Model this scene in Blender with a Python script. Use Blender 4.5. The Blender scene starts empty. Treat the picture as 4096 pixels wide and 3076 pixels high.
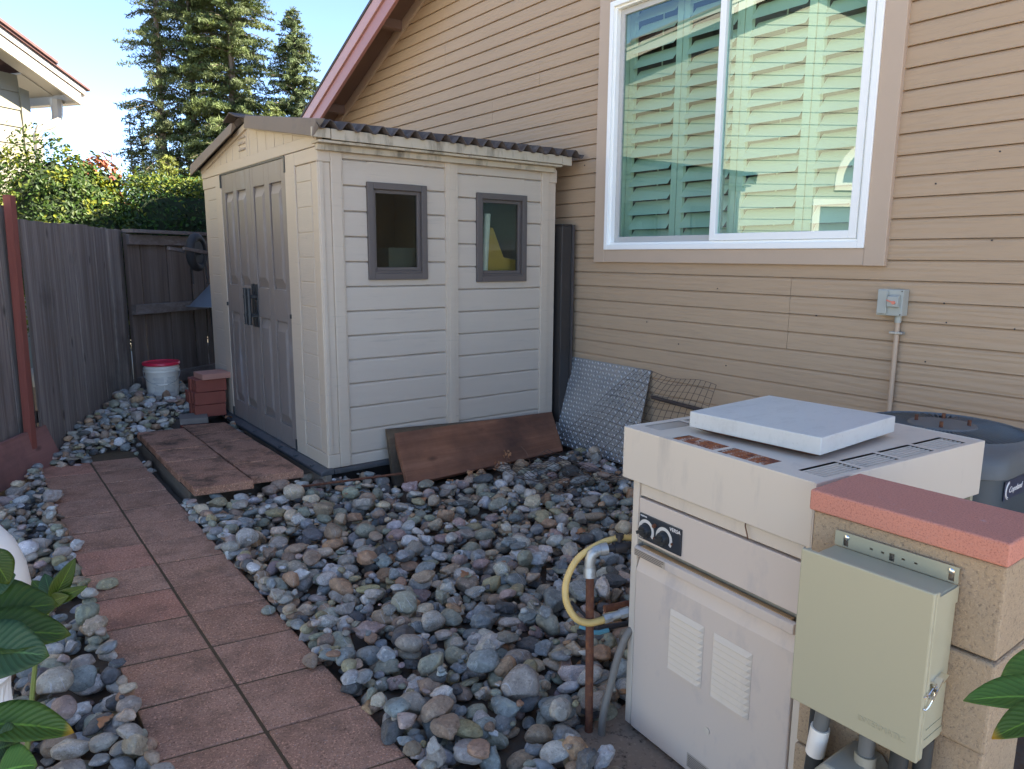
import bpy, bmesh, math, random
import numpy as np
from mathutils import Vector, Matrix, Euler

SC = bpy.context.scene
COL = SC.collection
rng = np.random.default_rng(11)
random.seed(5)
R = math.radians

# ------------------------------------------------------------------ camera, sky, sun, exposure
F_PX, PITCH, YAW, ROLL = 2913.26, R(9.898), R(37.103), R(0.415)
fw = Vector((math.sin(YAW)*math.cos(PITCH), math.cos(YAW)*math.cos(PITCH), -math.sin(PITCH)))
rt = Vector((math.cos(YAW), -math.sin(YAW), 0)); up = rt.cross(fw)
rt2 = math.cos(ROLL)*rt + math.sin(ROLL)*up; up2 = -math.sin(ROLL)*rt + math.cos(ROLL)*up
CAMLOC = Vector((0, 0, 1.5))
cam = bpy.data.cameras.new('camera'); camo = bpy.data.objects.new('camera', cam); COL.objects.link(camo)
camo.matrix_world = Matrix(((rt2.x, up2.x, -fw.x, CAMLOC.x), (rt2.y, up2.y, -fw.y, CAMLOC.y), (rt2.z, up2.z, -fw.z, CAMLOC.z), (0, 0, 0, 1)))
cam.sensor_width = 36; cam.lens = F_PX/4096*36; cam.clip_start = .02; cam.clip_end = 2000
SC.camera = camo

SUN_AZ, SUN_EL = R(134), R(37)      # compass direction the sun stands in, from +Y towards +X
wd = bpy.data.worlds.new('World'); SC.world = wd; wd.use_nodes = True
wn = wd.node_tree; bg = wn.nodes['Background']
sky = wn.nodes.new('ShaderNodeTexSky'); sky.sky_type = 'NISHITA'; sky.sun_disc = False
sky.sun_elevation = SUN_EL; sky.sun_rotation = SUN_AZ
sky.air_density = 0.45; sky.dust_density = 0.05; sky.ozone_density = 0.7
wn.links.new(sky.outputs[0], bg.inputs[0]); bg.inputs[1].default_value = 0.066
sl = bpy.data.lights.new('sun', 'SUN'); so = bpy.data.objects.new('sun', sl); COL.objects.link(so)
sl.energy = 3.1; sl.angle = R(.5); sl.color = (1, .90, .74)
sd = Vector((math.sin(SUN_AZ)*math.cos(SUN_EL), math.cos(SUN_AZ)*math.cos(SUN_EL), math.sin(SUN_EL)))
so.rotation_euler = sd.to_track_quat('Z', 'Y').to_euler()
so.location = (6, -6, 9)
SC.view_settings.view_transform = 'Standard'; SC.view_settings.look = 'None'
SC.view_settings.exposure = 3.3; SC.view_settings.gamma = 1
SC.render.engine = 'CYCLES'
SC.cycles.use_denoising = True
SC.cycles.max_bounces = 8; SC.cycles.diffuse_bounces = 5; SC.cycles.glossy_bounces = 3
SC.cycles.transparent_max_bounces = 12; SC.cycles.sample_clamp_indirect = 6
SC.cycles.caustics_reflective = False; SC.cycles.caustics_refractive = False

# ------------------------------------------------------------------ node helpers
class NT:
    def __init__(s, name):
        s.m = bpy.data.materials.new(name); s.m.use_nodes = True
        s.t = s.m.node_tree; s.t.nodes.clear()
        s.out = s.n('ShaderNodeOutputMaterial')
    def n(s, typ, **kw):
        x = s.t.nodes.new(typ)
        for k, v in kw.items(): setattr(x, k, v)
        return x
    def l(s, a, b): s.t.links.new(a, b)
    def coord(s, kind='Object'): return s.n('ShaderNodeTexCoord').outputs[kind]
    def mapp(s, vec, scale=(1, 1, 1), rot=(0, 0, 0)):
        m = s.n('ShaderNodeMapping'); m.inputs['Scale'].default_value = scale; m.inputs['Rotation'].default_value = rot
        s.l(vec, m.inputs['Vector']); return m.outputs[0]
    def noise(s, vec, scale, detail=4, rough=.55, dist=0):
        x = s.n('ShaderNodeTexNoise'); x.inputs['Scale'].default_value = scale; x.inputs['Detail'].default_value = detail
        x.inputs['Roughness'].default_value = rough; x.inputs['Distortion'].default_value = dist
        s.l(vec, x.inputs['Vector']); return x.outputs['Fac']
    def ramp(s, fac, stops):
        x = s.n('ShaderNodeValToRGB'); e = x.color_ramp.elements
        while len(e) < len(stops): e.new(.5)
        for i, (p, c) in enumerate(stops):
            e[i].position = p; e[i].color = (c, c, c, 1) if not hasattr(c, '__len__') else (*c, 1)
        s.l(fac, x.inputs[0]); return x.outputs[0]
    def mix(s, fac, a, b, mode='MIX'):
        x = s.n('ShaderNodeMix', data_type='RGBA', blend_type=mode)
        for v, i in ((fac, 0), (a, 6), (b, 7)):
            if hasattr(v, 'is_linked'): s.l(v, x.inputs[i])
            elif i == 0: x.inputs[0].default_value = v
            else: x.inputs[i].default_value = (*v, 1)
        return x.outputs[2]
    def math(s, op, a, b=None):
        x = s.n('ShaderNodeMath', operation=op)
        for v, i in ((a, 0), (b, 1)):
            if v is None: continue
            if hasattr(v, 'is_linked'): s.l(v, x.inputs[i])
            else: x.inputs[i].default_value = v
        return x.outputs[0]
    def bump(s, h, strength=.3, dist=.01, normal=None):
        x = s.n('ShaderNodeBump'); x.inputs['Strength'].default_value = strength; x.inputs['Distance'].default_value = dist
        s.l(h, x.inputs['Height'])
        if normal: s.l(normal, x.inputs['Normal'])
        return x.outputs[0]
    def bsdf(s, col, rough=.6, metal=0, normal=None, spec=None):
        b = s.n('ShaderNodeBsdfPrincipled')
        for v, k in ((col, 'Base Color'), (rough, 'Roughness'), (metal, 'Metallic')):
            if hasattr(v, 'is_linked'): s.l(v, b.inputs[k])
            else: b.inputs[k].default_value = (*v, 1) if k == 'Base Color' else v
        if spec is not None: b.inputs['Specular IOR Level'].default_value = spec
        if normal: s.l(normal, b.inputs['Normal'])
        s.l(b.outputs[0], s.out.inputs[0]); return b

WARM = (1.27, 1.19, 1.08)
def sc(c, k): return tuple(min(1, x*k*w) for x, w in zip(c, WARM))

def painted(name, col, rough=.5, var=.1, scale=3, dirt=None, dirt_lo=.58, dirt_hi=.75, dirt_scale=5, bump=.05, bscale=60, metal=0, stretch=(1, 1, 1)):
    t = NT(name); v = t.mapp(t.coord(), stretch)
    c = t.mix(t.noise(v, scale, 5), sc(col, 1-var), sc(col, 1+var))
    if dirt is not None:
        c = t.mix(t.ramp(t.noise(v, dirt_scale, 8, .65), [(dirt_lo, 0), (dirt_hi, 1)]), c, dirt)
    nm = t.bump(t.noise(v, bscale, 4), bump, .004) if bump else None
    t.bsdf(c, rough, metal, nm); return t.m

def woodmat(name, c1, c2, axis='z', grain=40, rough=.85, stain=None, bump=.5, stain_scale=2.5, lo=.5, hi=.7, knots=True):
    """long grain along one axis of the object"""
    t = NT(name); co = t.coord()
    s = [grain]*3; s['xyz'.index(axis)] = grain*.035
    v = t.mapp(co, s)
    g = t.noise(v, 1.0, 6, .65, .6)
    c = t.mix(t.ramp(g, [(.3, 0), (.7, 1)]), c1, c2)
    s2 = [9]*3; s2['xyz'.index(axis)] = .25
    c = t.mix(t.ramp(t.noise(t.mapp(co, s2), 1.3, 4), [(.38, .0), (.68, .8)]), c, sc(c1, .62))
    if knots:
        s3 = [7]*3; s3['xyz'.index(axis)] = 3
        vo = t.n('ShaderNodeTexVoronoi'); vo.inputs['Scale'].default_value = .8; t.l(t.mapp(co, s3), vo.inputs['Vector'])
        c = t.mix(t.ramp(vo.outputs['Distance'], [(.05, .8), (.13, 0)]), c, sc(c1, .3))
    if stain is not None:
        c = t.mix(t.ramp(t.noise(co, stain_scale, 6, .6), [(lo, 0), (hi, 1)]), c, stain)
    t.bsdf(c, rough, 0, t.bump(g, bump, .004)); return t.m

M = {}
# siding: painted hardboard with embossed wood grain running along the boards (Y)
def siding_mat(name, col, axis='y'):
    t = NT(name); co = t.coord()
    s = [30]*3; s['xyz'.index(axis)] = 1.6
    g = t.noise(t.mapp(co, s), 1.6, 5, .6, 1.6)
    w = t.n('ShaderNodeTexWave', bands_direction='Z'); w.inputs['Scale'].default_value = 1.0; w.inputs['Distortion'].default_value = 9
    w.inputs['Detail'].default_value = 3; w.inputs['Detail Scale'].default_value = .8
    s2 = [9]*3; s2['xyz'.index(axis)] = .8
    t.l(t.mapp(co, s2), w.inputs['Vector'])
    msk = t.ramp(t.noise(co, .9, 2), [(.42, 0), (.62, 1)])
    h = t.math('ADD', t.math('MULTIPLY', g, .6), t.math('MULTIPLY', t.math('MULTIPLY', w.outputs['Fac'], msk), .45))
    c = t.mix(t.noise(co, 1.3, 4), sc(col, .93), sc(col, 1.06))
    c = t.mix(t.math('MULTIPLY', t.ramp(g, [(.35, 1), (.5, 0)]), .18), c, sc(col, .6))
    c = t.mix(t.ramp(t.noise(co, 16, 7, .7), [(.68, 0), (.8, .35)]), c, sc(col, .62))
    t.bsdf(c, .55, 0, t.bump(h, .6, .007), .35); return t.m
M['siding'] = siding_mat('tan_siding_paint', (.385, .285, .195))
M['trim'] = painted('tan_trim_paint', (.425, .335, .26), .6, .06, 4, bump=.5, bscale=18, dirt=(.3, .23, .17), dirt_lo=.66, dirt_hi=.85, dirt_scale=9)
M['nsiding'] = painted('pale_green_siding', (.155, .155, .125), .6, .05, 2)
M['white_trim'] = painted('white_trim_paint', (.31, .30, .285), .45, .05, 3, dirt=(.6, .55, .5), dirt_lo=.62, dirt_hi=.9)
M['vinyl'] = painted('white_vinyl', (.82, .83, .85), .32, .02, 3, bump=.02)
M['vinyl_grey'] = painted('grey_vinyl_track', (.42, .43, .43), .4, .04)
M['fascia'] = painted('red_brown_fascia', (.33, .155, .145), .5, .08, 3, bump=.12, bscale=25)
M['fascia_light'] = painted('dusty_red_fascia', (.42, .24, .23), .5, .08, 3, bump=.12, bscale=25)
M['soffit'] = painted('brown_soffit', (.15, .095, .075), .7, .1, 4)
M['shingle'] = painted('dark_shingle', (.06, .055, .055), .9, .35, 18, bump=.6, bscale=40)
M['nshingle'] = painted('red_shingle', (.10, .055, .055), .9, .35, 18, bump=.6, bscale=40)
M['shed'] = painted('beige_resin', (.435, .38, .315), .48, .05, 2.5, dirt=(.35, .30, .245), dirt_lo=.6, dirt_hi=.85, dirt_scale=4, bump=.22, bscale=26, stretch=(1, 1, 9))
M['shed_panel'] = painted('grey_beige_resin', (.415, .372, .322), .45, .05, 2.5, dirt=(.34, .30, .255), dirt_lo=.6, dirt_hi=.85, dirt_scale=3, bump=.4, bscale=20, stretch=(.6, 1, 9))
M['shed_door'] = painted('taupe_resin', (.19, .168, .158), .42, .1, 2.2, dirt=(.29, .272, .268), dirt_lo=.55, dirt_hi=.72, dirt_scale=3.2, bump=.12, bscale=30, stretch=(1, 1, .6))
M['shed_frame'] = painted('dark_taupe_frame', (.085, .074, .072), .45, .06)
M['eave'] = painted('stained_eave', (.40, .36, .29), .6, .08, 3, dirt=(.12, .10, .07), dirt_lo=.5, dirt_hi=.72, dirt_scale=11, bump=.1, stretch=(1, 1, .25))
M['roof'] = painted('brown_corrugated_sheet', (.060, .047, .042), .85, .2, 5, dirt=(.15, .125, .11), dirt_lo=.5, dirt_hi=.7, dirt_scale=9)
M['flash'] = painted('grey_brown_flashing', (.175, .145, .12), .75, .12, 4, dirt=(.16, .13, .11), dirt_lo=.55, dirt_hi=.8)
M['black'] = painted('black_plastic', (.022, .026, .030), .42, .2, 6, dirt=(.09, .09, .09), dirt_lo=.6, dirt_hi=.8)
M['lip'] = painted('dusty_black_base', (.045, .05, .058), .5, .25, 6, dirt=(.13, .12, .11), dirt_lo=.55, dirt_hi=.75, dirt_scale=12)
M['cavity'] = painted('vent_shade_brown', (.09, .075, .065), .9, .2)  # brown sheet colour standing in for shade under the top vents
M['rawwood'] = woodmat('pale_foundation_timber', (0.405, 0.321, 0.238), (0.524, 0.428, 0.321), 'y', 30, bump=.2)
M['darkvoid'] = painted('hollow_shade_black', (.02, .018, .016), .9, .2)  # near-black standing in for shade in hollows and under the shed
M['greywood'] = woodmat('weathered_grey_board', (0.144, 0.110, 0.091), (0.356, 0.299, 0.253), 'z', 60, bump=1.0, stain=(.06, .047, .04), stain_scale=1.6, lo=.56, hi=.8)
M['darkwood'] = woodmat('dark_brown_board', (0.101, 0.071, 0.055), (0.184, 0.137, 0.109), 'z', 55, bump=.8)
M['railwood'] = woodmat('dark_rail_timber', (0.137, 0.109, 0.093), (0.226, 0.184, 0.161), 'x', 45, bump=.8)
M['redpost'] = woodmat('red_stained_post', (0.238, 0.067, 0.045), (0.309, 0.088, 0.059), 'z', 40, bump=.3, knots=False)
M['redboard'] = woodmat('red_stained_board', (0.262, 0.117, 0.093), (0.327, 0.149, 0.119), 'x', 22, bump=.35, stain=(.13, .06, .05), stain_scale=2)
M['plank'] = woodmat('dark_red_brown_plank', (0.238, 0.095, 0.045), (0.333, 0.145, 0.079), 'x', 28, bump=.9, stain=(.045, .022, .015), stain_scale=1.7, lo=.42, hi=.78)
M['plank2'] = woodmat('mossy_brown_plank', (0.107, 0.071, 0.042), (0.167, 0.113, 0.065), 'x', 30, bump=.7, stain=(.03, .022, .014))
M['sideboard'] = woodmat('damp_step_timber', (0.137, 0.105, 0.071), (0.202, 0.161, 0.113), 'y', 30, bump=.6, stain=(.045, .034, .022), stain_scale=3)

def paver_mat(name, c1, c2, moss=.5):
    t = NT(name); co = t.coord(); oi = t.n('ShaderNodeObjectInfo')
    ad = t.n('ShaderNodeVectorMath', operation='ADD'); t.l(co, ad.inputs[0])
    sx = t.n('ShaderNodeCombineXYZ'); t.l(t.math('MULTIPLY', oi.outputs['Random'], 37), sx.inputs[0]); t.l(t.math('MULTIPLY', oi.outputs['Random'], 91), sx.inputs[1])
    t.l(sx.outputs[0], ad.inputs[1]); v = ad.outputs[0]
    c = t.mix(t.ramp(t.noise(v, 4, 5), [(.3, 0), (.7, 1)]), c1, c2)
    c = t.mix(t.math('MULTIPLY', oi.outputs['Random'], .35), c, sc(c1, .72))
    # exposed aggregate: fine light and dark grains
    fine = t.noise(v, 120, 3, .75)
    c = t.mix(t.ramp(fine, [(.55, 0), (.66, .8)]), c, sc(c2, 1.5))
    c = t.mix(t.ramp(t.noise(v, 105, 3, .75), [(.34, .85), (.46, 0)]), c, sc(c1, .36))
    vo = t.n('ShaderNodeTexVoronoi'); vo.inputs['Scale'].default_value = 60; t.l(v, vo.inputs['Vector'])
    c = t.mix(t.ramp(vo.outputs['Distance'], [(.06, .6), (.17, 0)]), c, (.52, .42, .36))
    if moss:
        c = t.mix(t.ramp(t.noise(v, 5.5, 8, .72), [(.47, 0), (.66, moss)]), c, (.075, .050, .032))
    h = t.math('ADD', fine, t.math('MULTIPLY', t.noise(v, 30, 3), .6))
    t.bsdf(c, .88, 0, t.bump(h, .8, .006), .2); return t.m
M['paver'] = paver_mat('red_brown_paver', (0.375, 0.196, 0.125), (0.500, 0.280, 0.184), .5)
M['paver_bright'] = paver_mat('pink_red_paver', (0.428, 0.196, 0.125), (0.535, 0.268, 0.178), .4)
M['paver_moss'] = paver_mat('mossy_red_paver', (0.357, 0.178, 0.109), (0.476, 0.250, 0.161), .9)
M['brick'] = painted('red_brick', (.20, .056, .038), .8, .18, 6, bump=.25, bscale=60)
M['brick_pale'] = painted('pale_pink_paver', (.37, .19, .15), .85, .1, 6, bump=.2, bscale=60)
M['greypaver'] = painted('dark_grey_paver', (.16, .14, .125), .9, .2, 8, bump=.3)

def porous(name, col, dark, scale=130, bump=1.0):
    t = NT(name); co = t.coord()
    h = t.noise(co, scale, 5, .7)
    c = t.mix(t.noise(co, 3, 4), sc(col, .88), sc(col, 1.1))
    c = t.mix(t.ramp(h, [(.32, 1), (.46, 0)]), c, dark)
    c = t.mix(t.ramp(t.noise(co, scale*1.7, 3), [(.58, 0), (.68, .5)]), c, sc(col, 1.4))
    t.bsdf(c, .9, 0, t.bump(h, bump, .006), .2); return t.m
M['block'] = porous('tan_split_block', (.40, .31, .215), (.27, .20, .135), 150, 1.0)
t = NT('red_cap_concrete'); co = t.coord()
c = t.mix(t.noise(co, 3, 5), (.56, .22, .15), (.64, .28, .195))
h = t.noise(co, 260, 3, .8)
c = t.mix(t.ramp(h, [(.36, .55), (.50, 0)]), c, (.26, .085, .06))
c = t.mix(t.ramp(t.noise(co, 200, 3, .8), [(.56, 0), (.66, .45)]), c, (.58, .30, .24))
c = t.mix(t.ramp(t.noise(t.mapp(co, (30, 30, 3)), 1.2, 4), [(.66, 0), (.78, .55)]), c, (.58, .43, .40))
c = t.mix(t.ramp(t.noise(co, 22, 2), [(.76, 0), (.80, .8)]), c, (.8, .78, .74))
t.bsdf(c, .85, 0, t.bump(h, .5, .004), .25); M['cap'] = t.m
M['concrete'] = porous('dirty_concrete_pad', (.21, .165, .13), (.08, .055, .04), 40, .5)
M['bounce_slab'] = painted('bounce_slab_concrete', (.31, .285, .24), .8, .08, 2, bump=.2)  # concrete tone of the added bounce slab
M['dirt'] = painted('dark_leaf_mould_soil', (.055, .040, .028), .95, .4, 9, dirt=(.10, .06, .035), dirt_lo=.5, dirt_hi=.65, dirt_scale=30, bump=.8, bscale=70)
t = NT('yard_soil_and_pale_surround'); co = t.coord()
inn = t.mix(t.noise(co, 9, 6), (.075, .055, .04), (.14, .105, .075))
inn = t.mix(t.ramp(t.noise(co, 30, 6, .65), [(.5, 0), (.65, 1)]), inn, (.115, .068, .038))
outc = t.mix(t.noise(co, 2, 5), (.26, .235, .18), (.34, .305, .24))  # unseen outer ground, paled to bounce more light into the yard
sp_ = t.n('ShaderNodeSeparateXYZ'); t.l(co, sp_.inputs[0])
def inside(o, a, b): return t.math('MULTIPLY', t.math('GREATER_THAN', o, a), t.math('LESS_THAN', o, b))
msk = t.math('MULTIPLY', inside(sp_.outputs[0], -2.2, 5), inside(sp_.outputs[1], -.6, 9.2))
c = t.mix(msk, outc, inn)
t.bsdf(c, .95, 0, t.bump(t.noise(co, 70, 4), .8, .004)); M['dirt_ground'] = t.m
M['moss'] = painted('brown_moss', (.075, .05, .025), .95, .4, 30, bump=.8, bscale=90)

M['heater'] = painted('almond_enamel', (.52, .475, .415), .42, .04, 2, dirt=(.40, .35, .30), dirt_lo=.54, dirt_hi=.86, dirt_scale=9, bump=.05, bscale=20, stretch=(1, 1, .22))
M['heater_front'] = painted('faded_almond_enamel', (.50, .445, .40), .45, .04, 2, dirt=(.40, .36, .345), dirt_lo=.52, dirt_hi=.82, dirt_scale=7, bump=.05, bscale=18, stretch=(1, 1, .5))
t = NT('rust_streaked_grille'); co = t.coord()
c = t.mix(t.ramp(t.noise(t.mapp(co, (6, 26, 8)), 1.6, 6, .7), [(.33, 0), (.50, 1)]), (.56, .48, .37), (.33, .095, .025))
c = t.mix(t.ramp(t.noise(co, 38, 4, .7), [(.5, 0), (.62, .9)]), c, (.13, .035, .018))
t.bsdf(c, .75); M['rust_grille'] = t.m
M['rust'] = painted('rusty_iron', (.105, .040, .022), .85, .35, 20, dirt=(.22, .085, .035), dirt_lo=.5, dirt_hi=.65, dirt_scale=35, bump=.5, bscale=120)
M['galv'] = painted('galvanised_fitting', (.34, .37, .39), .42, .12, 20, metal=.6, dirt=(.2, .2, .19), dirt_lo=.55, dirt_hi=.7, dirt_scale=30)
M['chrome'] = painted('bright_zinc', (.70, .71, .72), .18, .04, metal=1, bump=0)
M['darkmetal'] = painted('dark_fitting', (.035, .035, .04), .5, .3, 20, metal=.4)
M['yellow'] = painted('yellow_gas_flex', (.62, .44, .16), .5, .1, 10, dirt=(.42, .30, .13), dirt_lo=.5, dirt_hi=.75, dirt_scale=12)
M['greyhose'] = painted('grey_flex_conduit', (.165, .155, .14), .6, .12, 10, dirt=(.26, .23, .2), dirt_lo=.55, dirt_hi=.75)
M['blue'] = painted('teal_valve_handle', (.10, .28, .36), .5, .15, 20)
M['boxgreen'] = painted('sage_beige_enamel', (.335, .325, .235), .38, .03, 3, dirt=(.28, .27, .20), dirt_lo=.62, dirt_hi=.85, dirt_scale=7, bump=.04, bscale=90)
M['pvc_grey'] = painted('grey_pvc', (.115, .125, .13), .4, .1, 8)
M['pvc_white'] = painted('white_pvc', (.70, .69, .66), .4, .05, 8)
M['pvc_dark'] = painted('black_liquidtight', (.03, .034, .036), .45, .2, 8)
M['jbox'] = painted('grey_weatherproof_box', (.25, .245, .205), .6, .15, 8, dirt=(.15, .13, .1), dirt_lo=.5, dirt_hi=.7)
M['jlid'] = painted('blue_grey_lid', (.36, .40, .45), .35, .08, 8)
M['disc'] = painted('grey_switch_box', (.34, .365, .345), .5, .06, 8)
M['coral'] = painted('faded_red_plastic', (.62, .20, .14), .5, .05)
M['conduit'] = painted('tan_painted_conduit', (.42, .32, .235), .5, .05)
M['ac'] = painted('blue_grey_steel', (.105, .116, .122), .6, .08, 5, dirt=(.15, .165, .17), dirt_lo=.5, dirt_hi=.8, dirt_scale=7)
M['ac_dark'] = painted('dark_blue_steel', (.045, .062, .078), .45, .1, 5)
M['sticker'] = painted('navy_sticker', (.02, .03, .07), .35, .1)
M['print'] = painted('white_print', (.75, .75, .76), .5, .02)
M['greyprint'] = painted('grey_label_paper', (.34, .30, .26), .6, .08, 10)
M['darkprint'] = painted('dark_print', (.10, .085, .075), .6, .1)
M['panelblack'] = painted('navy_control_plate', (.018, .026, .038), .35, .2, 12)
M['dial'] = painted('silver_dial_ring', (.55, .55, .54), .35, .1, 12)
M['bucket'] = painted('white_hdpe', (.66, .66, .63), .4, .04, 4, dirt=(.5, .48, .43), dirt_lo=.6, dirt_hi=.9)
M['redlid'] = painted('red_lid', (.50, .018, .055), .35, .06, 4)
M['label'] = painted('pale_grey_print', (.36, .37, .37), .6, .05)
M['tyre'] = painted('black_tyre', (.022, .023, .025), .75, .2, 12, bump=.4, bscale=70)
M['tray'] = painted('blue_grey_tray', (.17, .205, .25), .35, .1, 4, metal=.3)
M['whitepot'] = painted('white_resin', (.72, .71, .69), .4, .03, 3, dirt=(.6, .58, .55), dirt_lo=.6, dirt_hi=.9)
M['screenframe'] = painted('black_bronze_frame', (.030, .027, .026), .5, .2, 8, dirt=(.07, .055, .045), dirt_lo=.6, dirt_hi=.8)
M['diamond'] = painted('aluminium_plate', (.34, .35, .36), .42, .1, 5, metal=.6, dirt=(.26, .27, .275), dirt_lo=.5, dirt_hi=.8, bump=0)
M['lug'] = painted('polished_lug_glint', (.62, .64, .66), .30, .06, 9, metal=.75, bump=0)  # brighter copy of the plate metal, painting in the lugs' glints
M['wire'] = painted('rusty_wire', (.055, .040, .034), .7, .3, 20, bump=0)
M['shutter'] = painted('white_shutter', (.80, .81, .78), .45, .02, bump=0)
M['room'] = painted('dim_room_wall', (.16, .16, .15), .9, .05, bump=0)
M['lipband'] = painted('tarnished_brown_band', (.36, .235, .12), .6, .15, 12)
M['pole'] = painted('white_pole', (.70, .70, .66), .5, .05)
M['ochre'] = painted('ochre_tool', (.52, .33, .08), .55, .05)
M['dryleaf'] = painted('dry_leaf', (.30, .145, .07), .8, .4, 25, dirt=(.42, .27, .14), dirt_lo=.5, dirt_hi=.65, dirt_scale=18)
M['twig'] = painted('dry_twig', (.14, .075, .05), .9, .3, 30)
M['bark'] = woodmat('tree_bark', (.10, .075, .055), (.19, .145, .11), 'z', 12, bump=.6, knots=False)
M['stem'] = painted('green_stem', (.10, .14, .04), .6, .2, 10)

def glass_mat(name, tint, refl, rcol, rough=.0):
    t = NT(name)
    tr = t.n('ShaderNodeBsdfTransparent'); tr.inputs[0].default_value = (*tint, 1)
    gl = t.n('ShaderNodeBsdfGlossy'); gl.inputs[0].default_value = (*rcol, 1); gl.inputs['Roughness'].default_value = rough
    lw = t.n('ShaderNodeLayerWeight'); lw.inputs[0].default_value = .5
    f = t.math('ADD', t.math('MULTIPLY', t.math('POWER', lw.outputs['Facing'], 5), .9-refl), refl)
    mx = t.n('ShaderNodeMixShader'); t.l(f, mx.inputs[0]); t.l(tr.outputs[0], mx.inputs[1]); t.l(gl.outputs[0], mx.inputs[2])
    t.l(mx.outputs[0], t.out.inputs[0]); return t.m
M['glass'] = glass_mat('low_e_green_glass', (.66, .90, .80), .25, (.80, .95, .92))
M['glass_dark'] = glass_mat('screened_green_glass', (.50, .68, .62), .11, (.82, .93, .88))
M['shedglass'] = glass_mat('shed_acrylic', (.80, .84, .80), .03, (.8, .8, .8), .05)
M['shedmesh'] = glass_mat('shed_screened_acrylic', (.56, .58, .52), .03, (.8, .8, .75), .12)

def leaf_mat(name, rough=.35, trans=.35, spec=.5):
    """leaf colour comes from a per-leaf attribute of the mesh"""
    t = NT(name); a = t.n('ShaderNodeAttribute'); a.attribute_name = 'lcol'
    b = t.bsdf(a.outputs['Color'], rough, 0, None, spec)
    tl = t.n('ShaderNodeBsdfTranslucent'); t.l(t.mix(1, a.outputs['Color'], (1.25, 1.25, .6), 'MULTIPLY'), tl.inputs[0])
    mx = t.n('ShaderNodeMixShader'); mx.inputs[0].default_value = trans
    t.l(b.outputs[0], mx.inputs[1]); t.l(tl.outputs[0], mx.inputs[2]); t.l(mx.outputs[0], t.out.inputs[0]); return t.m
M['leaf'] = leaf_mat('hedge_leaf', .5, .22, .25)
M['deepleaf'] = painted('deep_shaded_foliage', (.012, .024, .007), .9, .5, 14, bump=.8, bscale=30)  # near-black green: shade deep inside the shrubs put into the colour
M['needle'] = leaf_mat('conifer_foliage', .6, .25, .3)

def bigleaf_mat(name, c1, c2, tip):
    t = NT(name); uv = t.coord('UV')
    sp = t.n('ShaderNodeSeparateXYZ'); t.l(uv, sp.inputs[0])
    mid = t.math('ABSOLUTE', t.math('SUBTRACT', sp.outputs[1], .5))
    co = t.coord()
    c = t.mix(t.noise(co, 22, 4), c1, c2)
    # side veins
    vv = t.math('SINE', t.math('MULTIPLY', t.math('SUBTRACT', sp.outputs[0], t.math('MULTIPLY', mid, .55)), 75))
    vein = t.ramp(vv, [(.90, 0), (1, .35)])
    c = t.mix(vein, c, sc(c2, 1.5))
    c = t.mix(t.ramp(mid, [(.012, .8), (.035, 0)]), c, sc(c2, 2.0))
    c = t.mix(t.ramp(sp.outputs[0], [(.88, 0), (.97, 1)]), c, tip)
    c = t.mix(t.ramp(t.noise(co, 45, 6, .7), [(.60, 0), (.72, .5)]), c, sc(c1, .55))
    c = t.mix(t.ramp(t.noise(co, 130, 3, .6), [(.70, 0), (.76, .7)]), c, (.16, .13, .05))
    b = t.bsdf(c, .46, 0, t.bump(t.math('ADD', vv, t.noise(co, 60, 3)), .25, .002), .35)
    tl = t.n('ShaderNodeBsdfTranslucent'); t.l(t.mix(1, c, (1.4, 1.3, .5), 'MULTIPLY'), tl.inputs[0])
    mx = t.n('ShaderNodeMixShader'); mx.inputs[0].default_value = .3
    t.l(b.outputs[0], mx.inputs[1]); t.l(tl.outputs[0], mx.inputs[2]); t.l(mx.outputs[0], t.out.inputs[0]); return t.m
M['citrus'] = bigleaf_mat('citrus_leaf', (.036, .066, .006), (.052, .092, .010), (.08, .11, .015))
M['citrus_blue'] = bigleaf_mat('citrus_leaf_cool', (.036, .075, .028), (.05, .10, .038), (.06, .11, .03))
M['citrus_light'] = bigleaf_mat('citrus_leaf_light', (.085, .165, .025), (.11, .21, .035), (.12, .20, .04))
M['citrus_tip'] = bigleaf_mat('citrus_leaf_yellow_tip', (.055, .105, .014), (.075, .14, .018), (.42, .26, .03))

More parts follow.
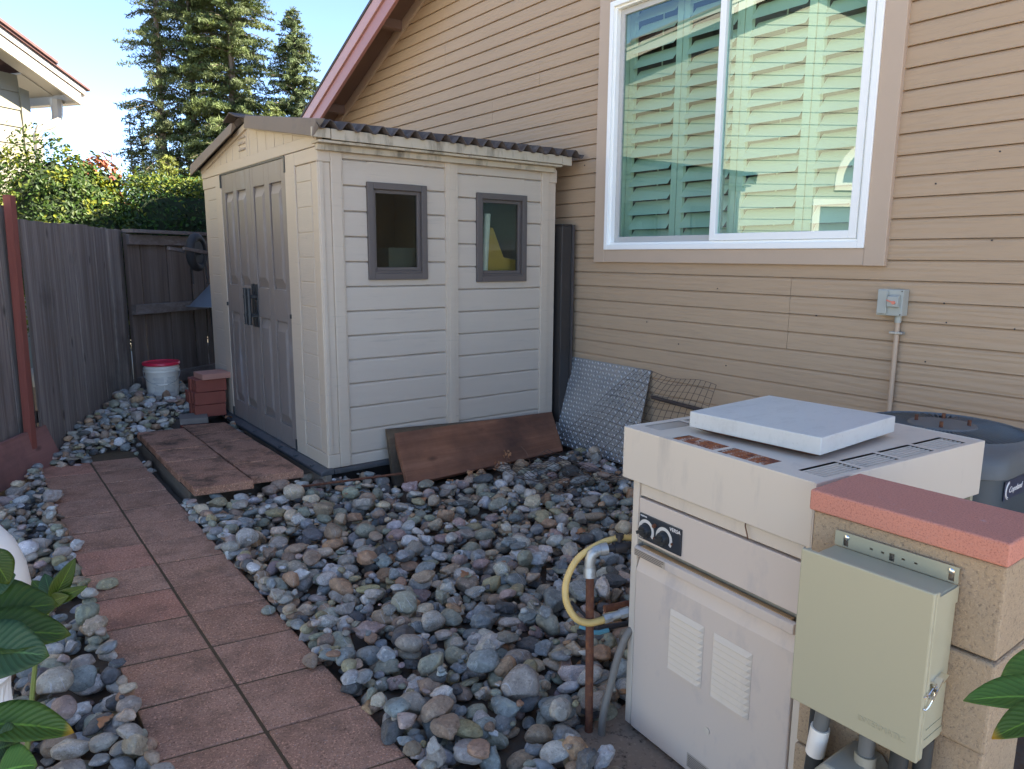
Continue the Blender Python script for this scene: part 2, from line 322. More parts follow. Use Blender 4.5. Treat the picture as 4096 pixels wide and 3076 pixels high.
def stone_mat(name, stuff=False):
    t = NT(name)
    if stuff:
        a = t.n('ShaderNodeAttribute'); a.attribute_name = 'scol'; base = a.outputs['Color']; al = a.outputs['Alpha']; v = t.coord()
    else:
        oi = t.n('ShaderNodeObjectInfo'); base = oi.outputs['Color']; al = oi.outputs['Alpha']
        ge = t.n('ShaderNodeNewGeometry'); v = ge.outputs['Position']
    c = t.mix(t.ramp(t.noise(v, 18, 5, .6), [(.3, 0), (.75, 1)]), base, t.mix(1, base, (.50, .48, .46), 'MULTIPLY'))
    c = t.mix(t.ramp(t.noise(v, 55, 5, .7), [(.52, 0), (.68, .6)]), c, t.mix(1, base, (1.45, 1.42, 1.35), 'MULTIPLY'))
    c = t.mix(t.ramp(t.noise(v, 75, 4, .7), [(.34, .65), (.46, 0)]), c, t.mix(1, base, (.42, .40, .38), 'MULTIPLY'))
    c = t.mix(t.ramp(t.noise(v, 11, 4, .6, 1.2), [(.60, 0), (.74, .55)]), c, t.mix(1, base, (1.5, 1.25, .9), 'MULTIPLY'))
    # granite speckle, strength carried in alpha
    sp = t.ramp(t.noise(v, 240, 2, .6), [(.55, 0), (.62, 1)])
    c = t.mix(t.math('MULTIPLY', sp, t.math('MULTIPLY', al, .6)), c, t.mix(1, base, (.35, .36, .38), 'MULTIPLY'))
    sp2 = t.ramp(t.noise(v, 190, 2, .6), [(.60, 0), (.66, 1)])
    c = t.mix(t.math('MULTIPLY', sp2, t.math('MULTIPLY', al, .7)), c, (.62, .62, .60))
    # quartz veins
    w = t.n('ShaderNodeTexWave'); w.inputs['Scale'].default_value = 9; w.inputs['Distortion'].default_value = 7; w.inputs['Detail'].default_value = 3
    t.l(v, w.inputs['Vector'])
    vm = t.math('MULTIPLY', t.ramp(w.outputs['Fac'], [(.965, 0), (.995, .5)]), t.ramp(t.noise(v, 5, 2), [(.58, 0), (.66, 1)]))
    c = t.mix(vm, c, (.55, .54, .52))
    h = t.math('ADD', t.noise(v, 60, 5, .65), t.math('MULTIPLY', t.noise(v, 300, 2), .35))
    t.bsdf(c, .72, 0, t.bump(h, .7, .006), .25); return t.m
M['stone'] = stone_mat('river_stone')
M['stone_mass'] = stone_mat('river_stone_mass', True)

# ------------------------------------------------------------------ mesh helpers
ORG = {}
def link(o): COL.objects.link(o); return o
def thing(name, label, cat, loc=(0, 0, 0), rz=0, group=None):
    o = link(bpy.data.objects.new(name, None)); o.location = loc; o.rotation_euler = (0, 0, rz)
    o.empty_display_size = .1
    o['label'] = label; o['category'] = cat
    if group: o['group'] = group
    ORG[o] = Vector(loc); return o
def tag(o, label=None, cat=None, group=None, kind=None):
    if label: o['label'] = label
    if cat: o['category'] = cat
    if group: o['group'] = group
    if kind: o['kind'] = kind
    return o

class MB:
    def __init__(s): s.v = []; s.f = []
    def add(s, vs, fs):
        b = len(s.v); s.v += [tuple(map(float, q)) for q in vs]; s.f += [tuple(i+b for i in f) for f in fs]; return s
    def box(s, lo, hi):
        x0, y0, z0 = lo; x1, y1, z1 = hi
        return s.add([(x0, y0, z0), (x1, y0, z0), (x1, y1, z0), (x0, y1, z0), (x0, y0, z1), (x1, y0, z1), (x1, y1, z1), (x0, y1, z1)],
                     [(0, 3, 2, 1), (4, 5, 6, 7), (0, 1, 5, 4), (1, 2, 6, 5), (2, 3, 7, 6), (3, 0, 4, 7)])
    def hexa(s, p):   # 8 corners ordered like box
        return s.add(p, [(0, 3, 2, 1), (4, 5, 6, 7), (0, 1, 5, 4), (1, 2, 6, 5), (2, 3, 7, 6), (3, 0, 4, 7)])
    def obox(s, a, b, w, t, upv=(0, 0, 1)):
        """bar from a to b: w across (side), t along up"""
        a = Vector(a); b = Vector(b); d = (b-a).normalized(); sv = d.cross(Vector(upv)).normalized()*w/2; uv = sv.cross(d).normalized()*t/2
        return s.hexa([a-sv-uv, a+sv-uv, b+sv-uv, b-sv-uv, a-sv+uv, a+sv+uv, b+sv+uv, b-sv+uv])
    def prism(s, poly, vec):
        n = len(poly); vec = Vector(vec); a = [Vector(p) for p in poly]
        return s.add(a+[p+vec for p in a], [tuple(range(n))[::-1], tuple(range(n, 2*n))]+[(i, (i+1) % n, (i+1) % n+n, i+n) for i in range(n)])
    def tube(s, path, r, n=10, caps=True):
        path = [Vector(p) for p in path]; rs = r if hasattr(r, '__len__') else [r]*len(path)
        vs = []; fs = []; ref = None
        for i, p in enumerate(path):
            d = (path[min(i+1, len(path)-1)]-path[max(i-1, 0)]).normalized()
            if ref is None: ref = d.orthogonal().normalized()
            ref = (ref-d*ref.dot(d)).normalized(); bn = d.cross(ref)
            for k in range(n):
                a = 2*math.pi*k/n; vs.append(p+(ref*math.cos(a)+bn*math.sin(a))*rs[i])
        m = len(path)
        for i in range(m-1):
            for k in range(n): fs.append((i*n+k, i*n+(k+1) % n, (i+1)*n+(k+1) % n, (i+1)*n+k))
        if caps: fs.append(tuple(range(n))[::-1]); fs.append(tuple((m-1)*n+k for k in range(n)))
        return s.add(vs, fs)
    def lathe(s, prof, c=(0, 0, 0), n=32, flute=None):
        vs = []; fs = []
        for i, (r, z) in enumerate(prof):
            for k in range(n):
                a = 2*math.pi*k/n; q = r
                if flute and flute(i): q = r*(1-.05*(k % 2))
                vs.append((c[0]+q*math.cos(a), c[1]+q*math.sin(a), c[2]+z))
        for i in range(len(prof)-1):
            for k in range(n): fs.append((i*n+k, i*n+(k+1) % n, (i+1)*n+(k+1) % n, (i+1)*n+k))
        if prof[0][0] > 1e-4: fs.append(tuple(range(n))[::-1])
        if prof[-1][0] > 1e-4: fs.append(tuple((len(prof)-1)*n+k for k in range(n)))
        return s.add(vs, fs)
    def quad(s, a, b, c, d): return s.add([a, b, c, d], [(0, 1, 2, 3)])
    def xf(s, m): s.v = [tuple(m @ Vector(q)) for q in s.v]; return s
    def build(s, name, mat, parent=None, bevel=0, smooth=False, local=False, seg=2):
        me = bpy.data.meshes.new(name); v = s.v
        o = link(bpy.data.objects.new(name, me))
        if parent is not None:
            org = ORG[parent]; ORG[o] = org; o.parent = parent
            if not local: v = [(a-org.x, b-org.y, c-org.z) for a, b, c in v]
        me.from_pydata(v, [], s.f); me.update()
        bm = bmesh.new(); bm.from_mesh(me); bmesh.ops.recalc_face_normals(bm, faces=bm.faces); bm.to_mesh(me); bm.free()
        if mat is not None: me.materials.append(mat if not isinstance(mat, str) else M[mat])
        if smooth:
            me.polygons.foreach_set('use_smooth', [True]*len(me.polygons))
            if smooth != 'all':
                md = o.modifiers.new('edges', 'EDGE_SPLIT'); md.split_angle = R(40)
        if bevel:
            b = o.modifiers.new('bevel', 'BEVEL'); b.width = bevel; b.segments = seg; b.limit_method = 'ANGLE'; b.angle_limit = R(40)
        return o

def npmesh(name, verts, faces, mat, parent=None, smooth=True, attr=None, attrname='lcol', local=False):
    """verts (n,3), faces (m,k) numpy; attr: per-vertex rgba"""
    me = bpy.data.meshes.new(name); verts = np.asarray(verts, np.float32); faces = np.asarray(faces, np.int32)
    o = link(bpy.data.objects.new(name, me))
    if parent is not None:
        ORG[o] = ORG[parent]; o.parent = parent
        if not local: verts = verts-np.array(ORG[parent], np.float32)
    k = faces.shape[1]; m = len(faces)
    me.vertices.add(len(verts)); me.vertices.foreach_set('co', verts.ravel())
    me.loops.add(m*k); me.loops.foreach_set('vertex_index', faces.ravel())
    me.polygons.add(m); me.polygons.foreach_set('loop_start', np.arange(0, m*k, k, dtype=np.int32)); 
    me.polygons.foreach_set('use_smooth', np.full(m, smooth))
    if attr is not None:
        a = me.color_attributes.new(attrname, 'FLOAT_COLOR', 'POINT'); a.data.foreach_set('color', np.asarray(attr, np.float32).ravel())
    me.update(calc_edges=True); me.validate()
    me.materials.append(M[mat]); return o

def text_mesh(body, size, mat, parent, origin, xdir, zdir, name='lettering', depth=.0006, align='LEFT', shear=0):
    cu = bpy.data.curves.new(name, 'FONT'); cu.body = body; cu.size = size; cu.extrude = depth; cu.align_x = align; cu.shear = shear
    tmp = bpy.data.objects.new('tmp_text', cu); COL.objects.link(tmp)
    dg = bpy.context.evaluated_depsgraph_get(); me = bpy.data.meshes.new_from_object(tmp.evaluated_get(dg))
    bpy.data.objects.remove(tmp); bpy.data.curves.remove(cu)
    x = Vector(xdir).normalized(); z = Vector(zdir).normalized(); n = x.cross(z)
    mt = Matrix(((x.x, z.x, n.x), (x.y, z.y, n.y), (x.z, z.z, n.z)))
    org = ORG[parent]
    for v in me.vertices: v.co = mt @ v.co+Vector(origin)-org
    me.materials.clear(); me.materials.append(M[mat])
    o = link(bpy.data.objects.new(name, me)); o.parent = parent; ORG[o] = org; return o

# ------------------------------------------------------------------ ground
def sstep(a, b, x):
    t = np.clip((x-a)/(b-a), 0, 1); return t*t*(3-2*t)
def gz(x, y):
    """bare soil height under the stones"""
    x = np.asarray(x, float); y = np.asarray(y, float)
    return -.055+.15*sstep(5.7, 7.3, y)+.03*sstep(2.6, 3.8, x)*sstep(2.8, 3.8, y)
gx = np.concatenate([[-300, -60, -20, -8], np.arange(-2, 5.01, .1), [9, 20, 60, 300]])
gy = np.concatenate([[-300, -60, -20, -6], np.arange(-2, 12.01, .1), [20, 60, 300]])
GX, GY = np.meshgrid(gx, gy, indexing='ij'); GZ = gz(GX, GY)+np.where((np.abs(GX) < 6) & (np.abs(GY) < 13), .006*np.sin(GX*23)*np.sin(GY*19), 0)
nx, ny = len(gx), len(gy); idx = np.arange(nx*ny).reshape(nx, ny)
gf = np.stack([idx[:-1, :-1], idx[1:, :-1], idx[1:, 1:], idx[:-1, 1:]], -1).reshape(-1, 4)
g = npmesh('ground', np.stack([GX, GY, GZ], -1).reshape(-1, 3), gf, 'dirt_ground'); tag(g, kind='structure')
pt_ = MB().box((-9, -16, -.10), (14, -3.4, -.045)).build('bounce_slab', 'bounce_slab', None, bevel=.01); tag(pt_, kind='structure')  # unseen slab added behind the camera to bounce sunlight onto the yard

# ------------------------------------------------------------------ our house
XW = 3.95
def zr(y): return 3.116-.426*(y-8.68)           # line where the gable boards meet the rake trim
house = thing('house', 'house gable wall of tan lapped siding with a white window and red-brown roof edge', 'house', (XW, 0, 0))
RIDGE = .4
PIT = .106
wall = MB()
prof = [(-.0135, .0), (-.0150, .002), (-.0135, .006), (-.0115, .086), (-.0085, .095), (-.001, .1035)]
WIN = (2.03, 4.04, 1.55, 3.30)       # y0, y1, z0, z1 of the opening
k0 = -int(1.396/PIT)-1
joints = {}
random.seed(3)
k = k0
while True:
    z0 = 1.396+k*PIT
    if z0 > zr(RIDGE): break
    ya = RIDGE-(8.68-RIDGE) if False else -3.0
    # far limit from the rake; near limit from the mirrored rake
    yb = min(9.0, 8.68-(z0-3.116)/.426+.12); ya = max(-3.0, 2*RIDGE-yb)
    pair = k//2
    if pair not in joints: joints[pair] = {-1: [2.475], -2: [2.475], 7: [4.865], 6: [5.525], 0: [-.6], 9: [6.3], 10: [3.6], 3: [1.2]}.get(pair, [7.6+random.uniform(-.4, .4)] if pair % 3 else [])
    segs = [(ya, yb)]
    if z0+PIT > WIN[2] and z0 < WIN[3]:
        segs = [(ya, WIN[0]), (WIN[1], yb)]
    out = []
    for a, b in segs:
        cuts = sorted(j for j in joints[pair] if a+.1 < j < b-.1)
        pts = [a]+cuts+[b]
        for i in range(len(pts)-1): out.append((pts[i]+(.0013 if i else 0), pts[i+1]-(.0013 if i < len(pts)-2 else 0)))
    for a, b in out:
        if b-a < .02: continue
        jit = random.uniform(-.0006, .0006)
        vs = []
        for px, pz in prof: vs += [(XW+px+jit, a, z0+pz), (XW+px+jit, b, z0+pz)]
        n = len(prof); vs += [(XW+.02, a, z0+prof[-1][1]), (XW+.02, b, z0+prof[-1][1]), (XW+.02, a, z0), (XW+.02, b, z0)]
        fs = [(2*i, 2*i+2, 2*i+3, 2*i+1) for i in range(n)]
        fs += [(0, 1, 2*n+3, 2*n+2), tuple([2*i for i in range(n+1)]+[2*n+2]), tuple([2*i+1 for i in range(n+1)][::-1]+[2*n+3])]
        wall.add(vs, fs)
    k += 1
wall.build('siding', 'siding', house)
rn = random.Random(4)
for y, z in ((1.62, 1.30), (1.60, 1.21), (1.30, 1.19), (1.68, 1.00), (1.45, 2.02), (1.44, 1.60), (1.72, 1.86), (2.30, 1.17), (3.0, 1.30), (3.6, 1.06), (4.3, 2.2), (1.35, 2.5), (1.50, 2.75), (5.3, 2.9), (3.3, .93), (2.9, .80)):
    z += rn.uniform(-.02, .02); MB().tube([(XW-.010, y, z), (XW-.0155, y, z)], .0042, 8).build('nail_head', 'darkmetal', house)
# backing wall with the window opening left free, plus the side walls
bk = MB()
zt = 3.0
bk.box((XW+.012, -3, -.3), (XW+.12, WIN[0], zt)); bk.box((XW+.012, WIN[1], -.3), (XW+.12, 9.0, zt)); bk.box((XW+.012, WIN[0], -.3), (XW+.12, WIN[1], WIN[2]))
bk.prism([(XW+.012, 9.0, zt+.001), (XW+.012, RIDGE, zr(RIDGE)-.05), (XW+.012, -3, zt+.001)], (.108, 0, 0)) if False else None
bk.prism([(XW+.014, 8.9, zt), (XW+.014, WIN[1], zr(WIN[1])-.02), (XW+.014, WIN[1], zt)], (.1, 0, 0))
bk.prism([(XW+.014, WIN[1], zr(WIN[1])-.02), (XW+.014, RIDGE, zr(RIDGE)-.02), (XW+.014, -3, zr(2*RIDGE+3)-.02), (XW+.014, -3, WIN[3]), (XW+.014, WIN[1], WIN[3])], (.1, 0, 0))
bk.box((XW+.014, -3, zt), (XW+.11, WIN[0], WIN[3]))
bk.box((XW+.12, 8.88, -.3), (13, 9.0, 2.98)); bk.box((XW+.12, -3, -.3), (13, -2.88, 4)); bk.box((12.9, -2.88, -.3), (13, 8.88, 3.5))
bk.build('wall', 'room', house)
# roof: deck, fascia boards, soffit, lookouts
roof = MB(); XF = 3.55
def zf(y): return 3.066-.426*(y-8.45)            # lower edge of the fascia
for sgn in (1, -1):
    Y = (lambda y: y) if sgn == 1 else (lambda y: 2*RIDGE-y)
    ye = 9.75 if sgn == 1 else 4.3  # unseen near slope cut short so sun reaches the ground behind
    roof.hexa([(XF-.02, Y(ye), zf(ye)+.31), (14, Y(ye), zf(ye)+.31), (14, Y(RIDGE), zf(RIDGE)+.31), (XF-.02, Y(RIDGE), zf(RIDGE)+.31),
               (XF-.02, Y(ye), zf(ye)+.335), (14, Y(ye), zf(ye)+.335), (14, Y(RIDGE), zf(RIDGE)+.335), (XF-.02, Y(RIDGE), zf(RIDGE)+.335)])
ro = roof.build('roof', 'shingle', house)
fa = MB(); fb = MB(); sf = MB(); rk = MB(); ed = MB()
for sgn in (1, -1):
    Y = (lambda y: y) if sgn == 1 else (lambda y: 2*RIDGE-y)
    def slab(mb, x0, x1, d0, d1, ye=9.7):
        if sgn == -1: ye = 4.3
        mb.hexa([(x0, Y(ye), zf(ye)+d0), (x1, Y(ye), zf(ye)+d0), (x1, Y(RIDGE), zf(RIDGE)+d0), (x0, Y(RIDGE), zf(RIDGE)+d0),
                 (x0, Y(ye), zf(ye)+d1), (x1, Y(ye), zf(ye)+d1), (x1, Y(RIDGE), zf(RIDGE)+d1), (x0, Y(RIDGE), zf(RIDGE)+d1)])
    slab(fa, XF, XF+.035, 0, .15); slab(fb, XF-.022, XF+.02, .152, .285); slab(ed, XF-.03, XF+.03, .287, .308)
    slab(sf, XF+.036, XW+.02, .255, .275); slab(rk, XW-.034, XW-.010, .150-.004, .255, 9.3)
fa.build('fascia', 'fascia', ro, bevel=.003); fb.build('fascia', 'fascia_light', ro, bevel=.003); ed.build('shingle_edge', 'shingle', ro)
sf.build('soffit', 'soffit', ro); rk.build('rake_trim', 'trim', ro, bevel=.002)
for yl in (8.56, 7.12, 5.70, 4.28, 2.86, 1.44):
    MB().hexa([(XF+.036, yl-.02, zf(yl-.02)+.165), (XW-.035, yl-.02, zf(yl-.02)+.165), (XW-.035, yl+.02, zf(yl+.02)+.165), (XF+.036, yl+.02, zf(yl+.02)+.165),
               (XF+.036, yl-.02, zf(yl-.02)+.253), (XW-.035, yl-.02, zf(yl-.02)+.253), (XW-.035, yl+.02, zf(yl+.02)+.253), (XF+.036, yl+.02, zf(yl+.02)+.253)]).build('lookout', 'soffit', ro)
# window
Y0, Y1, Z0, Z1 = WIN
tr = MB(); xo, xi = XW-.042, XW+.01
tr.box((xo, Y1-.01, 1.468), (xi, Y1+.105, Z1+.13)); tr.box((xo, Y0-.105, 1.468), (xi, Y0+.01, Z1+.13))
tr.box((xo+.002, Y0+.0102, 1.47), (xi, Y1-.0102, 1.562)); tr.box((xo+.002, Y0+.0102, Z1-.01), (xi, Y1-.0102, Z1+.13))
tro = tr.build('window_trim', 'trim', house, bevel=.004)
win = MB()
def ring(mb, x0, x1, y0, y1, z0, z1, w):
    mb.box((x0, y0, z0), (x1, y0+w, z1)); mb.box((x0, y1-w, z0), (x1, y1, z1)); mb.box((x0, y0+w, z0), (x1, y1-w, z0+w)); mb.box((x0, y0+w, z1-w), (x1, y1-w, z1))
ring(win, XW-.052, XW+.03, Y0+.0103, Y1-.0103, 1.5622, Z1-.0102, .036)
ring(win, XW-.030, XW+.03, Y0+.0465, Y1-.0465, 1.5984, Z1-.0464, .016)
wo = win.build('window', 'vinyl', house, bevel=.003)
YM = 3.045
ly, hy, lz, hz = Y0+.064, Y1-.064, 1.6158, Z1-.064
fx = MB(); ring(fx, XW-.040, XW+.0, ly, YM+.026, lz, hz, .044); fx.build('fixed_sash', 'vinyl', wo, bevel=.003)
mv = MB(); ring(mv, XW+.006, XW+.034, YM-.02, hy, lz, hz, .04); mv.build('sliding_sash', 'vinyl_grey', wo, bevel=.003)
MB().quad((XW-.013, ly+.03, lz+.03), (XW-.013, YM-.005, lz+.03), (XW-.013, YM-.005, hz-.03), (XW-.013, ly+.03, hz-.03)).build('pane', 'glass', wo)
MB().quad((XW+.020, YM+.015, lz+.03), (XW+.020, hy-.03, lz+.03), (XW+.020, hy-.03, hz-.03), (XW+.020, YM+.015, hz-.03)).build('pane', 'glass_dark', wo)
# plantation shutters indoors: four leaves of tilting louvres
XS = XW+.16
edges = np.linspace(Y0+.012, Y1-.012, 5)  # opaque core added to close gaps, coloured as inner shade
for i in range(4):
    a, b = edges[i]+.004, edges[i+1]-.004
    s = MB(); s.box((XS, a, 1.50), (XS+.03, a+.05, 3.36)); s.box((XS, b-.05, 1.50), (XS+.03, b, 3.36)); s.box((XS+.001, a+.05, 1.50), (XS+.029, b-.05, 1.60)); s.box((XS+.001, a+.05, 3.28), (XS+.029, b-.05, 3.36))
    z = 1.66
    while z < 3.24:
        c, sn = math.cos(R(50)), math.sin(R(50)); w = .064
        p = []
        for (u, v) in ((-w, -.005), (w, -.005), (w, .005), (-w, .005)):
            p.append((XS+.015-u*c+v*sn, z+u*-sn*-1*-1 if False else z-u*sn+v*c))
        s.add([(q[0], a+.053, q[1]) for q in p]+[(q[0], b-.053, q[1]) for q in p], [(0, 1, 2, 3), (7, 6, 5, 4), (0, 4, 5, 1), (1, 5, 6, 2), (2, 6, 7, 3), (3, 7, 4, 0)])
        z += .104
    s.box((XS+.075, (a+b)/2-.004, 1.63), (XS+.082, (a+b)/2+.004, 3.25))
    s.build('shutter', 'shutter', wo)
rv = MB(); rv.box((XW+.031, Y1-.009, 1.45), (XS+.05, Y1+.02, 3.4)); rv.box((XW+.031, Y0-.02, 1.45), (XS+.05, Y0+.009, 3.4)); rv.box((XW+.031, Y0+.0091, 1.45), (XS+.05, Y1-.0091, 1.495)); rv.box((XW+.031, Y0+.0091, 3.365), (XS+.05, Y1-.0091, 3.4)); rv.build('window_reveal', 'shutter', house)
rm = MB(); rm.box((XW+1.6, Y0-.8, .9), (XW+1.62, Y1+.8, 3.9)); rm.box((XW+.121, Y0-.8, .88), (XW+1.6, Y1+.8, .9)); rm.box((XW+.121, Y0-.82, .9), (XW+1.6, Y0-.8, 3.9)); rm.box((XW+.121, Y1+.8, .9), (XW+1.6, Y1+.82, 3.9)); rm.box((XW+.121, Y0-.8, 3.9), (XW+1.6, Y1+.8, 3.92))
rm.build('room', 'room', house)

# electrical disconnect on the wall with its conduit
db = thing('switch_box', 'grey weatherproof switch box with a faded red toggle on the tan siding', 'switch box', (3.93, 1.86, 1.22))
d = MB(); d.box((3.872, 1.793, 1.214), (3.936, 1.925, 1.350)); d.build('box_body', 'disc', db, bevel=.004)
d = MB(); d.box((3.858, 1.868, 1.224), (3.8718, 1.918, 1.345)); d.build('cover_flap', 'disc', db, bevel=.003)
d = MB(); d.prism([(3.8718, 1.862, 1.258), (3.846, 1.862, 1.262), (3.846, 1.862, 1.314), (3.8718, 1.862, 1.326)], (0, -.056, 0)); d.build('switch_housing', 'disc', db, bevel=.003)
d = MB(); d.tube([(3.8455, 1.826, 1.284), (3.838, 1.826, 1.284)], .009, 12); d.obox((3.840, 1.826, 1.284), (3.842, 1.862, 1.296), .005, .006); d.build('toggle', 'coral', db)
for y, z in ((1.915, 1.342), (1.80, 1.342), (1.80, 1.222)):
    MB().tube([(3.872, y, z), (3.868, y, z)], .003, 8).build('screw', 'darkmetal', db)
cd = thing('conduit', 'thin tan conduit running down the siding below the grey switch box', 'conduit', (3.92, 1.825, -.05))
MB().tube([(3.915, 1.828, 1.18), (3.915, 1.828, .7), (3.915, 1.828, -.05)], .0125, 14).build('pipe', 'conduit', cd, smooth=True)
MB().tube([(3.915, 1.828, 1.213), (3.915, 1.828, 1.178)], .0165, 14).build('connector', 'disc', cd, smooth=True)
MB().box((3.899, 1.795, 1.118), (3.938, 1.862, 1.130)).build('strap', 'galv', cd, bevel=.002)

# ------------------------------------------------------------------ neighbour's house
EX, EY = 1.461, 10.879
na = R(55); nu = Vector((-math.sin(na), -math.cos(na), 0)); nn = Vector((math.cos(na), -math.sin(na), 0))
def NB(u, n, z): return Vector((EX, EY, 0))+nu*u+nn*n+Vector((0, 0, z))
nbh = thing('neighbour_house', 'pale green neighbouring house with white barge boards beyond the fence', 'house', NB(.42, -.4, 0))
UR = 6.5
def zn(u): return 3.334+.42*(u if u < UR else 2*UR-u)     # lower edge of the barge board
w = MB()
z = -.2
while z < 6.2:
    top = min(z+.2, 6.2)
    ul = max(.42, (z+.2-3.334-.05)/.42); ur = 2*UR-ul
    if ur-ul > .2:
        w.add([NB(ul, -.385, z), NB(ur, -.385, z), NB(ur, -.40, z+.2), NB(ul, -.40, z+.2), NB(ul, -.5, z), NB(ur, -.5, z), NB(ur, -.5, z+.2), NB(ul, -.5, z+.2)],
              [(0, 1, 2, 3), (0, 4, 5, 1), (3, 2, 6, 7), (0, 3, 7, 4), (1, 5, 6, 2)])
    z += .2
w.add([NB(.42, -.42, 3.3), NB(2*UR-.42, -.42, 3.3), NB(UR, -.42, zn(UR)+.1)], [(0, 1, 2)])
w.hexa([NB(.43, -.501, -.2), NB(.53, -.501, -.2), NB(.53, -9, -.2), NB(.43, -9, -.2), NB(.43, -.501, 3.35), NB(.53, -.501, 3.35), NB(.53, -9, 3.35), NB(.43, -9, 3.35)])
w.hexa([NB(12.5, -.501, -.2), NB(12.58, -.501, -.2), NB(12.58, -9, -.2), NB(12.5, -9, -.2), NB(12.5, -.501, 3.35), NB(12.58, -.501, 3.35), NB(12.58, -9, 3.35), NB(12.5, -9, 3.35)])
w.build('wall', 'nsiding', nbh)
cb = MB(); cb.hexa([NB(.405, -.37, -.2), NB(.52, -.37, -.2), NB(.52, -.40, -.2), NB(.405, -.40, -.2), NB(.405, -.37, 3.44), NB(.52, -.37, 3.46), NB(.52, -.40, 3.46), NB(.405, -.40, 3.44)])
cb.build('corner_board', 'nsiding', nbh)
rf = MB()
for f in (lambda u: u, lambda u: 2*UR-u):
    rf.hexa([NB(f(-.1), .05, zn(-.1)+.225), NB(f(UR), .05, zn(UR)+.225), NB(f(UR), -9, zn(UR)+.225), NB(f(-.1), -9, zn(-.1)+.225),
             NB(f(-.1), .05, zn(-.1)+.25), NB(f(UR), .05, zn(UR)+.25), NB(f(UR), -9, zn(UR)+.25), NB(f(-.1), -9, zn(-.1)+.25)])
nr = rf.build('roof', 'nshingle', nbh)
# ragged shingle edge
for i, u in enumerate((.35, 1.25, 2.3, 3.3)):
    MB().hexa([NB(u, .075, zn(u)+.252), NB(u+.75, .075, zn(u+.75)+.252), NB(u+.75, -.4, zn(u+.75)+.252), NB(u, -.4, zn(u)+.252),
               NB(u, .075, zn(u)+.285), NB(u+.75, .075, zn(u+.75)+.285), NB(u+.75, -.4, zn(u+.75)+.285), NB(u, -.4, zn(u)+.285)]).build('shingle_row', 'nshingle', nr)
bb = MB(); b2 = MB(); s2 = MB()
for f in (lambda u: u, lambda u: 2*UR-u):
    def sl(mb, n0, n1, d0, d1, ua=0):
        mb.hexa([NB(f(ua), n0, zn(ua)+d0), NB(f(UR), n0, zn(UR)+d0), NB(f(UR), n1, zn(UR)+d0), NB(f(ua), n1, zn(ua)+d0),
                 NB(f(ua), n0, zn(ua)+d1), NB(f(UR), n0, zn(UR)+d1), NB(f(UR), n1, zn(UR)+d1), NB(f(ua), n1, zn(ua)+d1)])
    sl(bb, 0, -.04, 0, .145); sl(b2, .02, -.04, .147, .222, -.06); sl(s2, -.041, -.42, .12, .135)
s2.hexa([NB(-.06, -.421, 3.42), NB(.44, -.421, 3.63), NB(.44, -9, 3.63), NB(-.06, -9, 3.42), NB(-.06, -.421, 3.44), NB(.44, -.421, 3.65), NB(.44, -9, 3.65), NB(-.06, -9, 3.44)])
bb.build('barge_board', 'white_trim', nr, bevel=.004); b2.build('barge_board', 'white_trim', nr, bevel=.004); s2.build('soffit', 'white_trim', nr)
gt = MB(); gt.hexa([NB(-.1, -.05, 3.36), NB(.03, -.05, 3.36), NB(.03, -9, 3.36), NB(-.1, -9, 3.36), NB(-.12, -.05, 3.47), NB(.03, -.05, 3.47), NB(.03, -9, 3.47), NB(-.12, -9, 3.47)])
gt.build('gutter', 'white_trim', nr)
ds = MB(); ds.tube([NB(.10, -.30, 3.40), NB(.10, -.30, 3.22), NB(.12, -.31, 3.13), NB(.22, -.33, 3.06), NB(.33, -.34, 3.02), NB(.36, -.35, 2.95), NB(.36, -.35, 0)], [.075, .06, .055, .05, .05, .05, .05], 8)
ds.build('downspout', 'white_trim', nbh, smooth=True)
# windows seen as reflections in our window glass
def nwin(u0, u1, z0, z1, arch=False):
    fr = MB(); wd_ = .13
    if not arch:
        for a, b, c, dd in ((u0-wd_, u0, z0-wd_, z1+wd_), (u1, u1+wd_, z0-wd_, z1+wd_), (u0, u1, z1, z1+wd_), (u0, u1, z0-wd_, z0)):
            fr.hexa([NB(a, -.35, c), NB(b, -.35, c), NB(b, -.42, c), NB(a, -.42, c), NB(a, -.35, dd), NB(b, -.35, dd), NB(b, -.42, dd), NB(a, -.42, dd)])
    else:
        cu, r0 = (u0+u1)/2, (u1-u0)/2; n = 16
        for i in range(n):
            a0, a1 = math.pi*i/n, math.pi*(i+1)/n
            q = []
            for nv in (-.35, -.42):
                for r_ in (r0, r0+wd_):
                    for aa in (a0, a1): q.append(NB(cu+r_*math.cos(aa), nv, z0+r_*math.sin(aa)))
            fr.add(q, [(0, 1, 3, 2), (4, 6, 7, 5), (2, 3, 7, 6), (0, 4, 5, 1)])
        fr.hexa([NB(u0-wd_, -.35, z0-wd_), NB(u1+wd_, -.35, z0-wd_), NB(u1+wd_, -.42, z0-wd_), NB(u0-wd_, -.42, z0-wd_), NB(u0-wd_, -.35, z0), NB(u1+wd_, -.35, z0), NB(u1+wd_, -.42, z0), NB(u0-wd_, -.42, z0)])
    f = fr.build('window', 'white_trim', nbh)
    if arch:
        pts = [NB((u0+u1)/2+(u1-u0)/2*math.cos(math.pi*i/16), -.372, z0+(u1-u0)/2*math.sin(math.pi*i/16)) for i in range(17)]
        MB().add(pts, [tuple(range(17))]).build('pane', 'ac_dark', f)
    else:
        MB().quad(NB(u0, -.372, z0), NB(u1, -.372, z0), NB(u1, -.372, z1), NB(u0, -.372, z1)).build('pane', 'ac_dark', f)
nwin(7.22, 8.5, 2.83, 3.4, True); nwin(6.86, 8.9, .9, 2.42)

